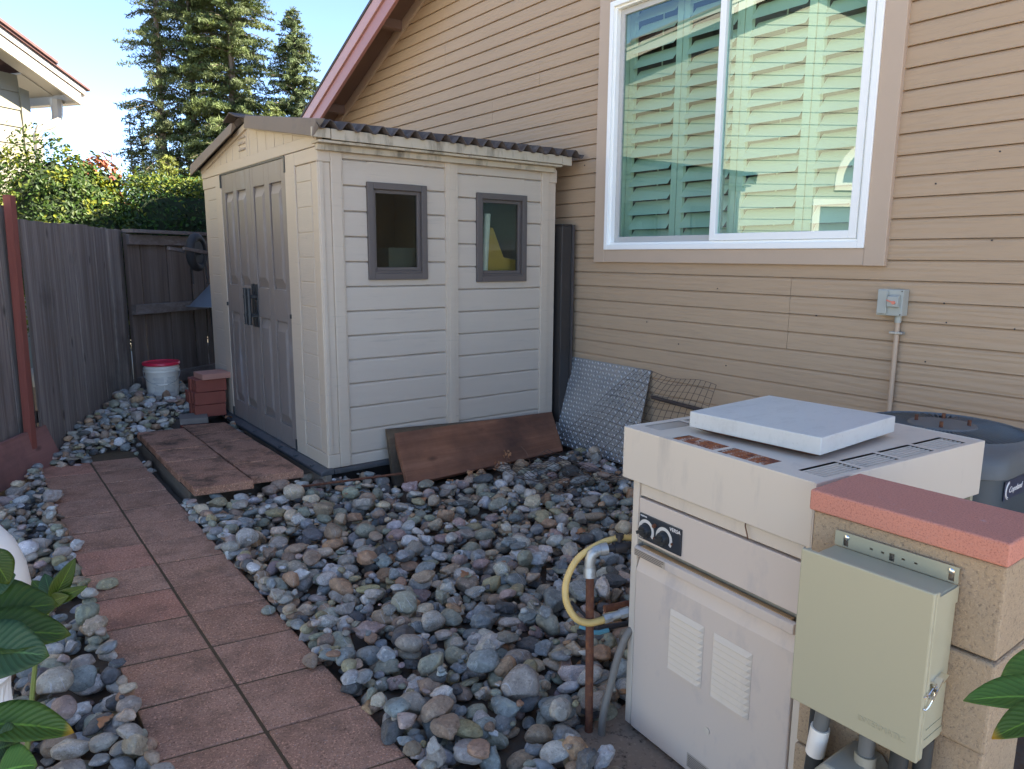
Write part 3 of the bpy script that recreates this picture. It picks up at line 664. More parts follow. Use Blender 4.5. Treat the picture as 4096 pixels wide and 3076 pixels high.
# ------------------------------------------------------------------ shed
XS0, XS1, YS0, YS1, ZB = 1.825, 3.745, 4.403, 6.99, .115
shed = thing('garden_shed', 'beige resin garden shed with grey double doors and a brown corrugated roof', 'shed', (2.8, 5.7, ZB))
YC = 5.70
# timber base under the shed
tb = MB(); tb.box((XS0-.01, YS0+.02, -.06), (XS0+.03, YS1, ZB-.03)); tb.build('base_timber', 'rawwood', shed, bevel=.003)
tb = MB(); tb.box((XS0+.03, YS0+.05, -.06), (XS1-.02, YS0+.09, ZB-.03)); tb.build('base_timber', 'darkvoid', shed)
MB().box((XS0+.03, YS1-.04, -.06), (XS1-.02, YS1, ZB-.03)).build('base_timber', 'darkvoid', shed)
bl = MB()
bl.prism([(XS0-.065, YS0-.03, ZB-.028), (XS0-.065, YS0-.03, ZB-.006), (XS0-.02, YS0-.03, ZB+.012), (XS0+.03, YS0-.03, ZB+.012), (XS0+.03, YS0-.03, ZB-.028)], (0, YS1-YS0+.05, 0))
bl.box((XS0+.031, YS0-.03, ZB-.028), (XS1+.01, YS0+.03, ZB+.004)); bl.box((XS0+.031, YS0+.031, ZB-.028), (XS1, YS1, ZB-.004))
bl.build('base_lip', 'lip', shed, bevel=.006)
for y in (4.56, 4.86, 5.16, 5.75, 6.35): MB().box((XS0-.062, y-.012, ZB-.004), (XS0-.012, y+.012, ZB+.010)).build('base_clip', 'lip', shed, bevel=.003)
# side wall: corner posts, middle post, lapped panels
ZT = 2.16
def lap_panel(x0, x1, top_z, n, pitch, holes):
    mb = MB(); yb = YS0+.012
    zz = [ZB-.0]
    z = top_z
    levels = [top_z-i*pitch for i in range(n)]
    levels = [ZT]+[z for z in levels if z > ZB+.02]+[ZB]
    full = []
    for i in range(len(levels)-1):
        zt_, zb_ = levels[i], levels[i+1]
        segs = [(x0, x1)]
        for hx0, hx1, hz0, hz1 in holes:
            if zb_ < hz1 and zt_ > hz0:
                segs = [(x0, hx0), (hx1, x1)]
                if zt_ > hz1: mb.box((hx0, yb, hz1), (hx1, yb+.02, zt_-.004))
                if zb_ < hz0: mb.box((hx0, yb, zb_+.002), (hx1, yb+.02, hz0))
        for a, b in segs:
            # rounded top edge that catches the light, groove below
            pr = [(.010, zt_-.0035), (.002, zt_-.010), (.0, zt_-.020), (-.001, zb_+.006), (.004, zb_+.001), (.012, zb_)]
            vs = []
            for dy, z in pr: vs += [(a, yb+dy, z), (b, yb+dy, z)]
            vs += [(a, yb+.02, zb_), (b, yb+.02, zb_), (a, yb+.02, zt_), (b, yb+.02, zt_)]
            m = len(pr)
            mb.add(vs, [(2*i, 2*i+1, 2*i+3, 2*i+2) for i in range(m)]+[tuple([2*i for i in range(m+2)]), tuple([2*i+1 for i in range(m+2)])[::-1], (0, 2*m+2, 2*m+3, 1)])
    return mb
W1 = (2.165, 2.580, 1.360, 1.953); W2 = (3.016, 3.442, 1.335, 1.935)
lap_panel(1.995, 2.745, 2.101, 13, .1589, [W1]).build('side_panel', 'shed_panel', shed)
lap_panel(2.845, 3.603, 2.074, 13, .1602, [W2]).build('side_panel', 'shed_panel', shed)
# solid strips around the window holes so no gap shows
pn = MB()
for (h0, h1, z0, z1) in (W1, W2):
    for a, b, c, dd in ((h0-.002, h1+.002, z1-.0, 1.98), (h0-.002, h1+.002, 1.31, z0)): pass
po = MB()
po.box((XS0+.001, YS0, ZB+.006), (XS0+.087, YS0+.03, ZT)); po.build('corner_post', 'shed', shed, bevel=.004) if False else None
cp = MB()
cp.box((1.912, YS0-.002, ZB+.006), (1.983, YS0+.04, ZT)); cp.box((XS0+.002, YS0-.001, 2.072), (1.912, YS0+.04, ZT)); cp.box((XS0+.002, YS0-.001, ZB+.006), (1.912, YS0+.04, .212))
cp.box((XS0+.0025, YS0+.010, .212), (1.912, YS0+.04, 2.072)); cp.box((1.983, YS0+.004, ZB+.006), (1.995, YS0+.04, ZT))
# front faces of the near corner post
cp.box((XS0, 4.782, ZB+.006), (XS0+.04, 4.96, ZT)); cp.box((XS0+.0005, YS0+.001, 2.075), (XS0+.04, 4.782, ZT)); cp.box((XS0+.0005, YS0+.001, ZB+.006), (XS0+.04, 4.782, .214))
cp.box((XS0+.010, YS0+.0015, .214), (XS0+.04, 4.782, 2.075))
cpo = cp.build('corner_post', 'shed', shed, bevel=.005)
# inset plank pattern on the front recess
ins = MB(); z = .225
while z < 2.06:
    z2 = min(z+.152, 2.067); ins.box((XS0+.006, 4.525, z), (XS0+.012, 4.772, z2)); z += .1585
ins.build('front_panel', 'shed_panel', shed, bevel=.003)
mp = MB(); mp.box((2.745, YS0-.001, ZB+.006), (2.845, YS0+.03, ZT)); mp.box((2.772, YS0-.005, ZB+.008), (2.818, YS0, ZT-.01)); mp.build('middle_post', 'shed', shed, bevel=.003)
ep = MB(); ep.box((3.603, YS0-.002, ZB+.006), (3.674, YS0+.04, ZT)); ep.box((3.674, YS0+.008, ZB+.006), (XS1, YS0+.04, 2.064)); ep.box((3.674, YS0-.001, 2.064), (XS1+.004, YS0+.04, ZT)); ep.box((XS1-.04, YS0+.041, ZB+.006), (XS1, YS1, ZT)); ep.build('corner_post', 'shed', shed, bevel=.004)
# far front corner, back wall
fc = MB(); fc.box((XS0, 6.445, ZB+.006), (XS0+.04, 6.60, ZT)); fc.box((XS0+.0005, 6.60, 2.07), (XS0+.04, YS1, ZT)); fc.box((XS0+.009, 6.60, ZB+.006), (XS0+.04, YS1, 2.07)); fc.build('corner_post', 'shed', shed, bevel=.005)
ins = MB(); z = .225
while z < 2.06:
    z2 = min(z+.152, 2.067); ins.box((XS0+.005, 6.61, z), (XS0+.011, 6.86, z2)); z += .1585
ins.build('front_panel', 'shed_panel', shed, bevel=.003)
q = MB(); q.box((XS0+.04, YS1-.04, ZB+.006), (2.2, YS1, ZT)); q.box((3.3, YS1-.04, ZB+.006), (XS1-.04, YS1, ZT)); q.box((2.2, YS1-.04, ZB+.006), (3.3, YS1, 1.1)); q.box((2.2, YS1-.04, 1.95), (3.3, YS1, ZT)); q.build('back_wall', 'shed', shed)
MB().box((2.2, YS1-.022, 1.1), (3.3, YS1-.019, 1.95)).build('added_back_pane', 'shedglass', shed)  # unseen window added so daylight reaches the shed interior
# gable band and gable with vertical grooves
gb = MB(); gb.box((XS0-.004, YS0-.004, ZT+.002), (XS0+.04, YS1+.004, ZT+.072)); gb.build('gable_band', 'shed', shed, bevel=.004)
def zg(y): return 2.245+(2.455-2.245)*(1-abs(y-YC)/(YC-YS0-.1))
gp = MB(); ys = [4.60, 4.80, 4.97, 5.14, 5.31, 5.49, 5.67]
ys = ys+[2*YC-y for y in ys[::-1]]
for a, b in zip(ys[:-1], ys[1:]):
    a2, b2 = a+.004, b-.004
    gp.prism([(XS0+.004, a2, ZT+.073), (XS0+.004, b2, ZT+.073), (XS0+.004, b2, max(zg(b2)-.02, ZT+.076)), (XS0+.004, a2, max(zg(a2)-.02, ZT+.076))], (.02, 0, 0))
gp.build('gable', 'shed', shed, bevel=.003)
MB().prism([(XS0+.018, YS0+.1, ZT+.072), (XS0+.018, YS1-.1, ZT+.072), (XS0+.018, YC, 2.46)], (.02, 0, 0)).build('gable_back', 'shed', shed)
for i in range(3):
    MB().prism([(XS0+.0035, 5.76, 2.285+i*.043), (XS0-.008, 5.76, 2.287+i*.043), (XS0+.0035, 5.76, 2.306+i*.043)], (0, .15, 0)).build('vent_louvre', 'shed', shed)
for sg in (1, -1):
    f = (lambda y: y) if sg == 1 else (lambda y: 2*YC-y)
    MB().hexa([(XS0-.012, f(4.42), 2.205), (XS0+.03, f(4.42), 2.205), (XS0+.03, f(YC), 2.425), (XS0-.012, f(YC), 2.425), (XS0-.012, f(4.42), 2.25), (XS0+.03, f(4.42), 2.25), (XS0+.03, f(YC), 2.47), (XS0-.012, f(YC), 2.47)]).build('gable_trim', 'shed', shed, bevel=.003)
# doors with raised panels
def door(y0, y1, panels):
    mb = MB(); x = XS0+.004
    mb.box((x+.02, y0, ZB+.012), (x+.045, y1, 2.148))
    # stiles and rails
    cols = [y0]+[q for p in panels for q in p]+[y1]
    for a, b in zip(cols[0::2], cols[1::2]): mb.box((x, a, ZB+.012), (x+.02, b, 2.148))
    for (a, b) in panels:
        for z0, z1 in ((ZB+.012, .275), (1.035, 1.262), (2.002, 2.148)): mb.box((x, a, z0), (x+.0199, b, z1))
        for z0, z1 in ((.275, 1.035), (1.262, 2.002)):
            e = .012; s_ = .046; xo_ = x-.002
            mb.add([(x+.019, a+e, z0+e), (x+.019, b-e, z0+e), (x+.019, b-e, z1-e), (x+.019, a+e, z1-e), (xo_, a+s_, z0+s_+.03), (xo_, b-s_, z0+s_+.03), (xo_, b-s_, z1-s_-.03), (xo_, a+s_, z1-s_-.03)],
                   [(4, 5, 6, 7), (0, 1, 5, 4), (1, 2, 6, 5), (2, 3, 7, 6), (3, 0, 4, 7)])
    return mb.build('door', 'shed_door', shed, bevel=.003)
d1 = door(4.965, 5.698, [(5.045, 5.290), (5.392, 5.640)])
d2 = door(5.703, 6.440, [(5.815, 6.045), (6.138, 6.350)])
for dd, yy in ((d1, 5.665), (d2, 5.745)):
    h = MB(); xh = XS0-.062
    h.tube([(xh, yy, .985), (xh, yy, 1.245)], .0155, 14); h.tube([(xh, yy, .975), (xh, yy, .986)], .018, 14); h.tube([(xh, yy, 1.244), (xh, yy, 1.255)], .018, 14)
    for z in (1.045, 1.190): h.box((xh, yy-.013, z-.011), (XS0+.003, yy+.013, z+.011)); h.tube([(xh, yy, z-.014), (xh, yy, z+.014)], .0185, 14)
    h.box((XS0-.006, yy-.024, .955), (XS0+.003, yy+.024, 1.285))
    h.build('handle', 'black', dd, bevel=.002)
lk = MB(); lk.tube([(XS0-.007, 5.665, 1.155), (XS0-.009, 5.665, 1.155)], .009, 12); lk.build('lock', 'chrome', d1)
for (a, z0, z1, dd) in ((4.958, 2.05, 2.155, d1), (6.445, 2.05, 2.155, d2), (4.958, ZB+.01, .21, d1), (6.445, ZB+.01, .20, d2), (4.958, 1.07, 1.10, d1), (6.445, 1.08, 1.11, d2)):
    MB().box((XS0-.006, a-.011, z0), (XS0+.012, a+.011, z1)).build('hinge', 'black', dd, bevel=.002)
MB().box((XS0-.002, 4.97, 2.149), (XS0+.02, 6.435, 2.161)).build('door_track', 'black', shed)
# windows in the side
for (h0, h1, z0, z1), gm in ((W1, 'shedmesh'), (W2, 'shedglass')):
    fr = MB(); y0 = YS0-.012
    ring2 = lambda mb, x0, x1, za, zb, w, ya, yb: (mb.box((x0, ya, za), (x0+w, yb, zb)), mb.box((x1-w, ya, za), (x1, yb, zb)), mb.box((x0+w, ya, za), (x1-w, yb, za+w)), mb.box((x0+w, ya, zb-w), (x1-w, yb, zb)))
    ring2(fr, h0-.012, h1+.012, z0-.012, z1+.018, .042, y0, YS0+.05)
    ring2(fr, h0+.030, h1-.030, z0+.045, z1-.024, .024, YS0+.012, YS0+.045)
    fr.box((h0+.03, YS0-.006, z0+.030), (h1-.03, YS0+.045, z0+.045))
    fo = fr.build('window', 'shed_frame', shed, bevel=.003)
    MB().box((h0+.05, YS0+.030, z0+.06), (h1-.05, YS0+.033, z1-.04)).build('pane', gm, fo)
# eave board, soffit strip, corrugated roof
ev = MB(); ev.box((1.752, 4.292, 2.195), (1.872, 4.306, 2.252)); ev.box((1.876, 4.290, 2.190), (3.705, 4.305, 2.252)); ev.box((3.708, 4.292, 2.186), (3.80, 4.307, 2.250)); ev.build('eave_board', 'eave', shed, bevel=.003)
so_ = MB(); so_.box((1.80, 4.307, 2.172), (3.72, YS0+.02, 2.188)); so_.box((1.812, 4.36, 2.135), (3.70, YS0-.003, 2.172)); so_.build('eave_soffit', 'eave', shed, bevel=.003)
NXR, pitch_, amp = 18*12+8, .1145, .0255
def roof_pts(ysign):
    vs = []
    xs = np.linspace(1.775, 3.895, NXR)
    for yy, zz in ((4.262, 2.272), (YC, 2.502)):
        y = yy if ysign == 1 else 2*YC-yy
        for x in xs: vs.append((x, y, zz+amp*math.cos((x-1.864)/pitch_*2*math.pi)))
    for yy, zz in ((4.262, 2.266), (YC, 2.496)):
        y = yy if ysign == 1 else 2*YC-yy
        for x in xs: vs.append((x, y, zz+amp*math.cos((x-1.864)/pitch_*2*math.pi)))
    n = NXR; fs = []
    for i in range(n-1):
        fs += [(i, i+1, n+i+1, n+i), (2*n+i, 3*n+i, 3*n+i+1, 2*n+i+1), (i, 2*n+i, 2*n+i+1, i+1), (n+i, n+i+1, 3*n+i+1, 3*n+i)]
    fs += [(0, n, 3*n, 2*n), (n-1, 3*n-1, 4*n-1, 2*n-1)]
    return vs, fs
rs = MB(); rs.add(*roof_pts(1)); rs.add(*roof_pts(-1)); rso = rs.build('roof', 'roof', shed, smooth='all')
rd = MB()
for f in (lambda y: y, lambda y: 2*YC-y): rd.hexa([(1.80, f(4.30), 2.253), (3.88, f(4.30), 2.253), (3.88, f(YC), 2.470), (1.80, f(YC), 2.470), (1.80, f(4.30), 2.257), (3.88, f(4.30), 2.257), (3.88, f(YC), 2.474), (1.80, f(YC), 2.474)])
rd.build('roof_deck', 'darkvoid', rso)
vg = MB()
for f in (lambda y: y, lambda y: 2*YC-y):
    vg.hexa([(1.752, f(4.29), 2.196), (1.762, f(4.29), 2.196), (1.762, f(YC-.16), 2.404), (1.752, f(YC-.16), 2.404), (1.768, f(4.262), 2.295), (1.83, f(4.262), 2.300), (1.83, f(YC-.13), 2.502), (1.768, f(YC-.13), 2.497)])
vg.build('verge_flashing', 'flash', rso, bevel=.004)
rc = MB(); rc.prism([(1.70, YC-.15, 2.487), (1.70, YC, 2.530), (1.70, YC+.15, 2.487), (1.70, YC+.15, 2.475), (1.70, YC, 2.517), (1.70, YC-.15, 2.475)], (.85, 0, 0)); rc.build('ridge_cap', 'roof', rso, bevel=.004)
rc = MB(); rc.prism([(2.5, YC-.16, 2.490), (2.5, YC, 2.538), (2.5, YC+.16, 2.490), (2.5, YC+.16, 2.480), (2.5, YC, 2.527), (2.5, YC-.16, 2.480)], (1.4, 0, 0)); rc.build('ridge_cap', 'roof', rso, bevel=.004)
# inside of the shed
fl = MB(); fl.box((XS0+.041, YS0+.06, ZB+.005), (XS1-.041, YS1-.041, ZB+.02)); fl.build('floor', 'black', shed)
# stored things seen through the shed windows
def stored(name, label, cat, mb, mat): tag(mb.build(name, mat, None, bevel=.004), label, cat)
m_ = MB(); m_.tube([(3.06, 4.50, ZB+.02), (3.165, 4.50, 1.815)], .024, 14)
stored('storage_pole', 'white pole standing upright inside the shed behind its second window', 'pole', m_, 'pole')
m_ = MB(); m_.prism([(3.16, 4.56, ZB+.021), (3.16, 4.56, 1.72), (3.26, 4.56, 1.72), (3.36, 4.56, 1.50), (3.56, 4.56, 1.47), (3.56, 4.56, ZB+.021)], (0, .05, 0))
stored('storage_board', 'ochre yellow board stored inside the shed behind its second window', 'board', m_, 'ochre')
m_ = MB(); m_.box((2.36, 4.52, ZB+.021), (2.78, 4.82, 1.56)); stored('storage_tub', 'pale tub stored inside the shed behind its screened window', 'storage tub', m_, 'jlid')

# dark screen door standing in the gap
sdn = thing('screen_door', 'tall narrow dark framed panel standing between shed and house wall', 'screen door', (3.83, 4.5, 0))
pm = MB(); pm.box((3.775, 4.36, -.03), (3.872, 4.46, 1.745)); pm.build('panel', 'screenframe', sdn, bevel=.004)
pm = MB(); pm.box((3.873, 4.352, -.03), (3.900, 4.50, 1.755)); pm.box((3.768, 4.356, 1.746), (3.872, 4.47, 1.758)); pm.build('frame', 'screenframe', sdn, bevel=.003)
pm = MB(); pm.box((3.882, 4.346, .0), (3.888, 4.352, 1.74)); pm.build('edge_strip', 'shed_frame', sdn)

# ------------------------------------------------------------------ diamond plate, wire mesh, planks, bars
def lerp(a, b, t): return Vector(a).lerp(Vector(b), t)
TL, TR, BL, BR = Vector((3.925, 4.52, .712)), Vector((3.925, 3.53, .706)), Vector((3.745, 4.337, .035)), Vector((3.725, 3.50, .025))
BL = Vector((3.73, 4.36, .03)); 
pl = MB(); nrm = (TR-TL).cross(BL-TL).normalized()
if nrm.x > 0: nrm = -nrm
th = nrm*.004
pl.hexa([BL-th, BR-th, BR, BL, TL-th, TR-th, TR, TL])
nu_, nv_ = 30, 21
for i in range(nu_):
    for j in range(nv_):
        cu, cv = (i+.5)/nu_, (j+.5)/nv_
        c0 = lerp(lerp(TL, TR, cu), lerp(BL, BR, cu), cv)
        ux = (TR-TL).normalized(); vx = (BL-TL).normalized()
        ang = R(45) if (i+j) % 2 else R(-45)
        a_ = ux*math.cos(ang)+vx*math.sin(ang); b_ = nrm.cross(a_)
        L_, w_ = .0155, .0062
        pl.add([c0+a_*L_+nrm*.0002, c0+b_*w_+nrm*.0002, c0-a_*L_+nrm*.0002, c0-b_*w_+nrm*.0002, c0+a_*L_*.35+nrm*.0042, c0-a_*L_*.35+nrm*.0042], [(0, 1, 4), (1, 2, 5), (1, 5, 4), (2, 3, 5), (3, 0, 4), (3, 4, 5)])
plo = pl.build('tread_plate', 'diamond', None); plo.data.materials.append(M['lug'])
for f_ in plo.data.polygons:
    if f_.index >= 6: f_.material_index = 1
tag(plo, 'silver diamond tread metal sheet leaning on the house wall beside the shed', 'metal sheet')

def wire_sheet(fn, nu, nv, sub=5, r=.0016):
    mb = MB()
    for i in range(nu+1): mb.tube([fn(i/nu, j/(nv*sub)) for j in range(nv*sub+1)], r, 4, False)
    for j in range(nv+1): mb.tube([fn(i/(nu*sub), j/nv) for i in range(nu*sub+1)], r, 4, False)
    return mb
A_, B_, C_, D_ = Vector((3.905, 2.93, .69)), Vector((3.89, 3.63, .705)), Vector((3.655, 4.28, .05)), Vector((3.60, 2.85, .03))
def wf(u, v):
    p = lerp(lerp(A_, B_, u), lerp(D_, C_, u), v)
    return p+Vector((-.018-.02*math.sin(u*5+v*3)*math.sin(math.pi*v), .012*math.sin(v*7), .012*math.sin(u*9)))
tag(wire_sheet(wf, 17, 15, 3).build('wire_mesh', 'wire', None), 'rusty square wire mesh sheet leaning on the siding over the tread plate', 'wire mesh')
G0, G1, G2, G3 = Vector((2.72, 3.86, .085)), Vector((3.30, 3.92, .09)), Vector((3.40, 3.22, .08)), Vector((2.86, 3.26, .075))
def wg(u, v):
    p = lerp(lerp(G0, G1, u), lerp(G3, G2, u), v)
    return p+Vector((.01*math.sin(v*9), .012*math.sin(u*7), .018*math.sin(u*8+v*5)+.012*math.sin(v*11-u*4)+.012))
tag(wire_sheet(wg, 13, 14, 3).build('wire_mesh', 'wire', None), 'rusty wire mesh sheet lying flat on the stones by the tread plate', 'wire mesh')
b_ = MB(); b_.tube([(3.915, 3.50, .515), (3.905, 2.95, .495)], .014, 8); tag(b_.build('iron_bar', 'wire', None, smooth=True), 'dark iron bar lying against the siding behind the wire mesh', 'bar')
b_ = MB(); pth = [lerp((1.545, 4.355, .058), (2.30, 4.165, .075), i/30) for i in range(31)]
b_.tube(pth, [.0075+.001*(i % 2) for i in range(31)], 8); tag(b_.build('rebar_rod', 'rust', None, smooth=True), 'thin rusty steel rod on the stones in front of the shed base', 'rod')

# planks leaning on the shed
def leaning(name, label, bl_, br_, tl_, tr_, th_, mat):
    bl_, br_, tl_, tr_ = map(Vector, (bl_, br_, tl_, tr_))
    n_ = (br_-bl_).cross(tl_-bl_).normalized(); n_ = n_ if n_.y > 0 else -n_
    xa = (br_-bl_).normalized(); za = n_.cross(xa); za = -za if za.z < 0 else za
    q = n_*th_
    mb = MB().hexa([bl_, br_, br_+q, bl_+q, tl_, tr_, tr_+q, tl_+q])
    mt = Matrix((xa, n_, za)).transposed().to_4x4(); inv = mt.inverted()
    org = bl_.copy()
    mb.v = [tuple(inv @ (Vector(v)-org)) for v in mb.v]
    o = mb.build(name, mat, None, bevel=.004); o.matrix_world = Matrix.Translation(org) @ mt
    return tag(o, label, 'plank')
leaning('wood_plank', 'wide dark red-brown plank leaning on the shed side, stained black in patches', (2.235, 4.085, .022), (3.572, 4.065, .050), (2.285, 4.355, .318), (3.705, 4.365, .285), .040, 'plank')
leaning('wood_plank', 'mossy brown plank hidden behind the wide red-brown one, only its end showing', (2.205, 4.235, -.01), (3.45, 4.235, .01), (2.262, 4.362, .345), (3.50, 4.362, .27), .030, 'plank2') if False else None
pk = MB(); pk.hexa([(2.215, 4.225, -.03), (3.45, 4.225, -.03), (3.45, 4.268, -.03), (2.215, 4.268, -.03), (2.238, 4.357, .338), (3.50, 4.357, .27), (3.50, 4.396, .27), (2.238, 4.396, .338)])
tag(pk.build('wood_plank', 'plank2', None, bevel=.003), 'mossy brown plank behind the wide red-brown one, only its end showing', 'plank')

# ------------------------------------------------------------------ paver path and raised step
def sk(x): return -.165*(x-.65)
def paver(x0, x1, y0, y1, zt, th, mat, label, group, name='paver'):
    j = lambda: random.uniform(-.0035, .0035)
    cx_, cy_ = (x0+x1)/2, (y0+y1)/2; g_ = .0042
    a = [(x0+g_, y0+g_+sk(x0)), (x1-g_, y0+g_+sk(x1)), (x1-g_, y1-g_+sk(x1)), (x0+g_, y1-g_+sk(x0))]
    tz = [zt+j() for _ in range(4)]
    mb = MB().hexa([(*a[0], zt-th), (*a[1], zt-th), (*a[2], zt-th), (*a[3], zt-th)]+[(*a[i], tz[i]) for i in range(4)])
    mb.v = [(v[0]-cx_, v[1]-cy_, v[2]-zt) for v in mb.v]
    o = mb.build(name, mat, None, bevel=.005, seg=2); o.location = (cx_, cy_, zt)
    return tag(o, label, 'paver', group)
ordn = ['first', 'second', 'third', 'fourth', 'fifth', 'sixth', 'seventh', 'eighth', 'ninth', 'tenth', 'eleventh', 'twelfth', 'thirteenth', 'fourteenth', 'fifteenth', 'sixteenth']
for colm, (x0, x1) in enumerate(((.336, .649), (.651, .958))):
    n_ = 0
    for kk in range(-3, 14):
        y0 = 2.150+.3195*kk; y1 = y0+.3195
        if y1 > 6.25: break
        xx1, yy1 = x1, y1
        if colm == 0 and y1 > 6.0: continue
        vis = 2.150+.3195*(kk+1)+sk((x0+x1)/2) > (1.93 if colm == 0 else 1.86)
        if colm == 1: vis = y1+sk(.8) > 1.78
        if not vis: continue
        mt = 'paver_bright' if (kk, colm) in ((12, 1), (11, 0), (3, 0), (5, 0)) else 'paver'
        o_ = paver(x0, x1, y0, y1, 0, .05, mt, f'red-brown concrete paver, {ordn[n_]} from the near end in the {"left" if colm == 0 else "right"} path column', 'pavers of the garden path')
        n_ += 1
# sand and moss bed that fills the joints
bed = MB().box((.340, .5, -.055), (.954, 5.93, -.0045)).box((.655, 5.931, -.055), (.954, 6.22, -.0045)); bo = bed.build('path_bed', 'moss', None); tag(bo, kind='structure')
# raised step at the shed doors
random.seed(9)
st = thing('step_frame', 'low dark timber frame holding up the pavers before the shed doors', 'step', (1.35, 5.4, 0))
fr = MB(); fr.box((1.012, 4.60, -.05), (1.047, 6.32, .062)); fr.build('side_board', 'sideboard', st, bevel=.003)
fr = MB(); fr.hexa([(1.048, 4.60, -.05), (1.70, 4.70, -.05), (1.70, 4.735, -.05), (1.048, 4.635, -.05), (1.048, 4.60, .062), (1.70, 4.70, .062), (1.70, 4.735, .062), (1.048, 4.635, .062)]); fr.build('side_board', 'sideboard', st, bevel=.003)
fr = MB(); fr.box((1.05, 6.285, -.05), (1.72, 6.32, .055)); fr.build('side_board', 'sideboard', st, bevel=.003)
MB().box((1.049, 4.76, -.05), (1.72, 6.28, .05)).build('fill', 'dirt', st)
names = ['nearest', 'second', 'third', 'fourth', 'farthest']
for colm, (x0, x1) in enumerate(((1.012, 1.352), (1.357, 1.69))):
    for kk in range(5):
        y0 = 4.545+kk*.352+(.0 if colm == 0 else .10); y1 = y0+.352
        o_ = paver(x0-random.uniform(0, .012) if colm == 0 else x0, x1, y0, y1, .122+random.uniform(-.003, .004), .05, 'paver_moss', f'mossy paver, {names[kk]} in the {"outer" if colm == 0 else "door-side"} row of the raised step', 'pavers of the raised step')
# loose pavers behind the step
def loose(name, label, c, size, rz, mat, cat='paver', group=None, tilt=(0, 0)):
    mb = MB().box((-size[0]/2, -size[1]/2, -size[2]/2), (size[0]/2, size[1]/2, size[2]/2))
    o = mb.build(name, mat, None, bevel=.004); o.location = c; o.rotation_euler = (tilt[0], tilt[1], rz); return tag(o, label, cat, group)
loose('paver', 'small red paver under a dark grey one beside the brick stack', (1.48, 6.42, .075), (.20, .20, .05), R(-8), 'brick')
loose('paver', 'dark grey square paver lying beside the brick stack', (1.495, 6.47, .128), (.22, .24, .05), R(-12), 'greypaver')
# bricks on edge: three courses of four, one flat paver on top
cour = ['bottom', 'middle', 'top']; fb_ = ['front', 'second', 'third', 'rear']
random.seed(4)
for c in range(3):
    for b in range(4):
        loose('brick', f'red brick on edge, {fb_[b]} one in the {cour[c]} course of the stack', (1.655+random.uniform(-.018, .016)+(.0 if c != 1 else -.012), 6.52+b*.067+c*.006, .1225+.053+c*.1085), (.255, .057, .105), R(random.uniform(-1.5, 1.5)), 'brick', 'brick', 'bricks stacked by the shed door')
loose('paver', 'pale pink paver lying flat on top of the red brick stack', (1.70, 6.595, .4725), (.24, .23, .05), R(4), 'brick_pale')

# ------------------------------------------------------------------ fences
def frame_along(A, az):
    d = Vector((math.sin(az), math.cos(az), 0)); n = Vector((d.y, -d.x, 0)); return Vector(A), d, n
def boards(mb, A, d, n, L, z0, z1, width, thick, gap, seed, toward=1):
    r_ = random.Random(seed); s = 0
    while s < L:
        w_ = width*r_.uniform(.92, 1.06); w_ = min(w_, L-s)
        off = r_.uniform(0, .010); ta = r_.uniform(-.006, .006); za, zb = z0+r_.uniform(-.01, .01), z1+r_.uniform(-.012, .008)
        a0, a1 = s, s+w_-gap*r_.uniform(.4, 1.6)
        p = lambda q, o_, z: A+d*q+n*o_*toward+Vector((0, 0, z))
        mb.hexa([p(a0, off, za), p(a1, off+ta, za), p(a1, off+ta-thick, za), p(a0, off-thick, za), p(a0, off, zb), p(a1, off+ta, zb), p(a1, off+ta-thick, zb), p(a0, off-thick, zb)])
        s += w_
A, d, n = frame_along((.377, 6.085, 0), R(24))
fl_ = thing('fence', 'weathered grey board fence running from the red post to the back corner', 'fence', (.85, 7.1, 0))
mb = MB(); boards(mb, A, d, n, 2.42, .0, 1.742, .142, .018, .003, 21); mb.build('board_panel', 'greywood', fl_, bevel=.002)
ps = MB()
p_ = A-n*.06
ps.obox(p_+Vector((0, 0, 0)), p_+Vector((0, 0, 1.73)), .085, .04, n); ps.build('post', 'greywood', fl_, bevel=.003)
for z in (.35, 1.45):
    q = MB(); q.obox(A-n*.045+Vector((0, 0, z)), A+d*2.4-n*.045+Vector((0, 0, z)), .04, .085); q.build('rail', 'darkwood', fl_)
A2, d2_, n2 = frame_along((1.40, 8.165, 0), R(57))
n2 = Vector((d2_.y, -d2_.x, 0))
fb2 = thing('fence', 'dark brown rear fence with gaps and rails behind the bucket and wheelbarrow', 'fence', (1.9, 8.5, 0))
mb = MB(); boards(mb, A2-n2*.05, d2_, n2, 3.4, .0, 1.70, .175, .018, .014, 5); mb.build('board_panel', 'darkwood', fb2, bevel=.002)
def rail(z0, z1, t0, t1, L=3.4):
    q = MB(); a = A2+n2*t0; b = A2+n2*t1
    q.hexa([a+Vector((0, 0, z0)), a+d2_*L+Vector((0, 0, z0)), b+d2_*L+Vector((0, 0, z0)), b+Vector((0, 0, z0)), a+Vector((0, 0, z1)), a+d2_*L+Vector((0, 0, z1)), b+d2_*L+Vector((0, 0, z1)), b+Vector((0, 0, z1))])
    # local X along the rail so the grain runs with it
    return q
for z0, z1, t0, t1 in ((1.715, 1.75, -.09, .06), (1.60, 1.70, -.045, .0), (.90, 1.0, -.045, .02), (.14, .26, -.045, .02)):
    rail(z0, z1, t0, t1).build('rail', 'railwood', fb2, bevel=.003)
cpst = MB(); cpst.obox(A2-n2*.06+d2_*.03, A2-n2*.06+d2_*.03+Vector((0, 0, 1.71)), .06, .05, n2); cpst.build('post', 'darkwood', fb2, bevel=.004)
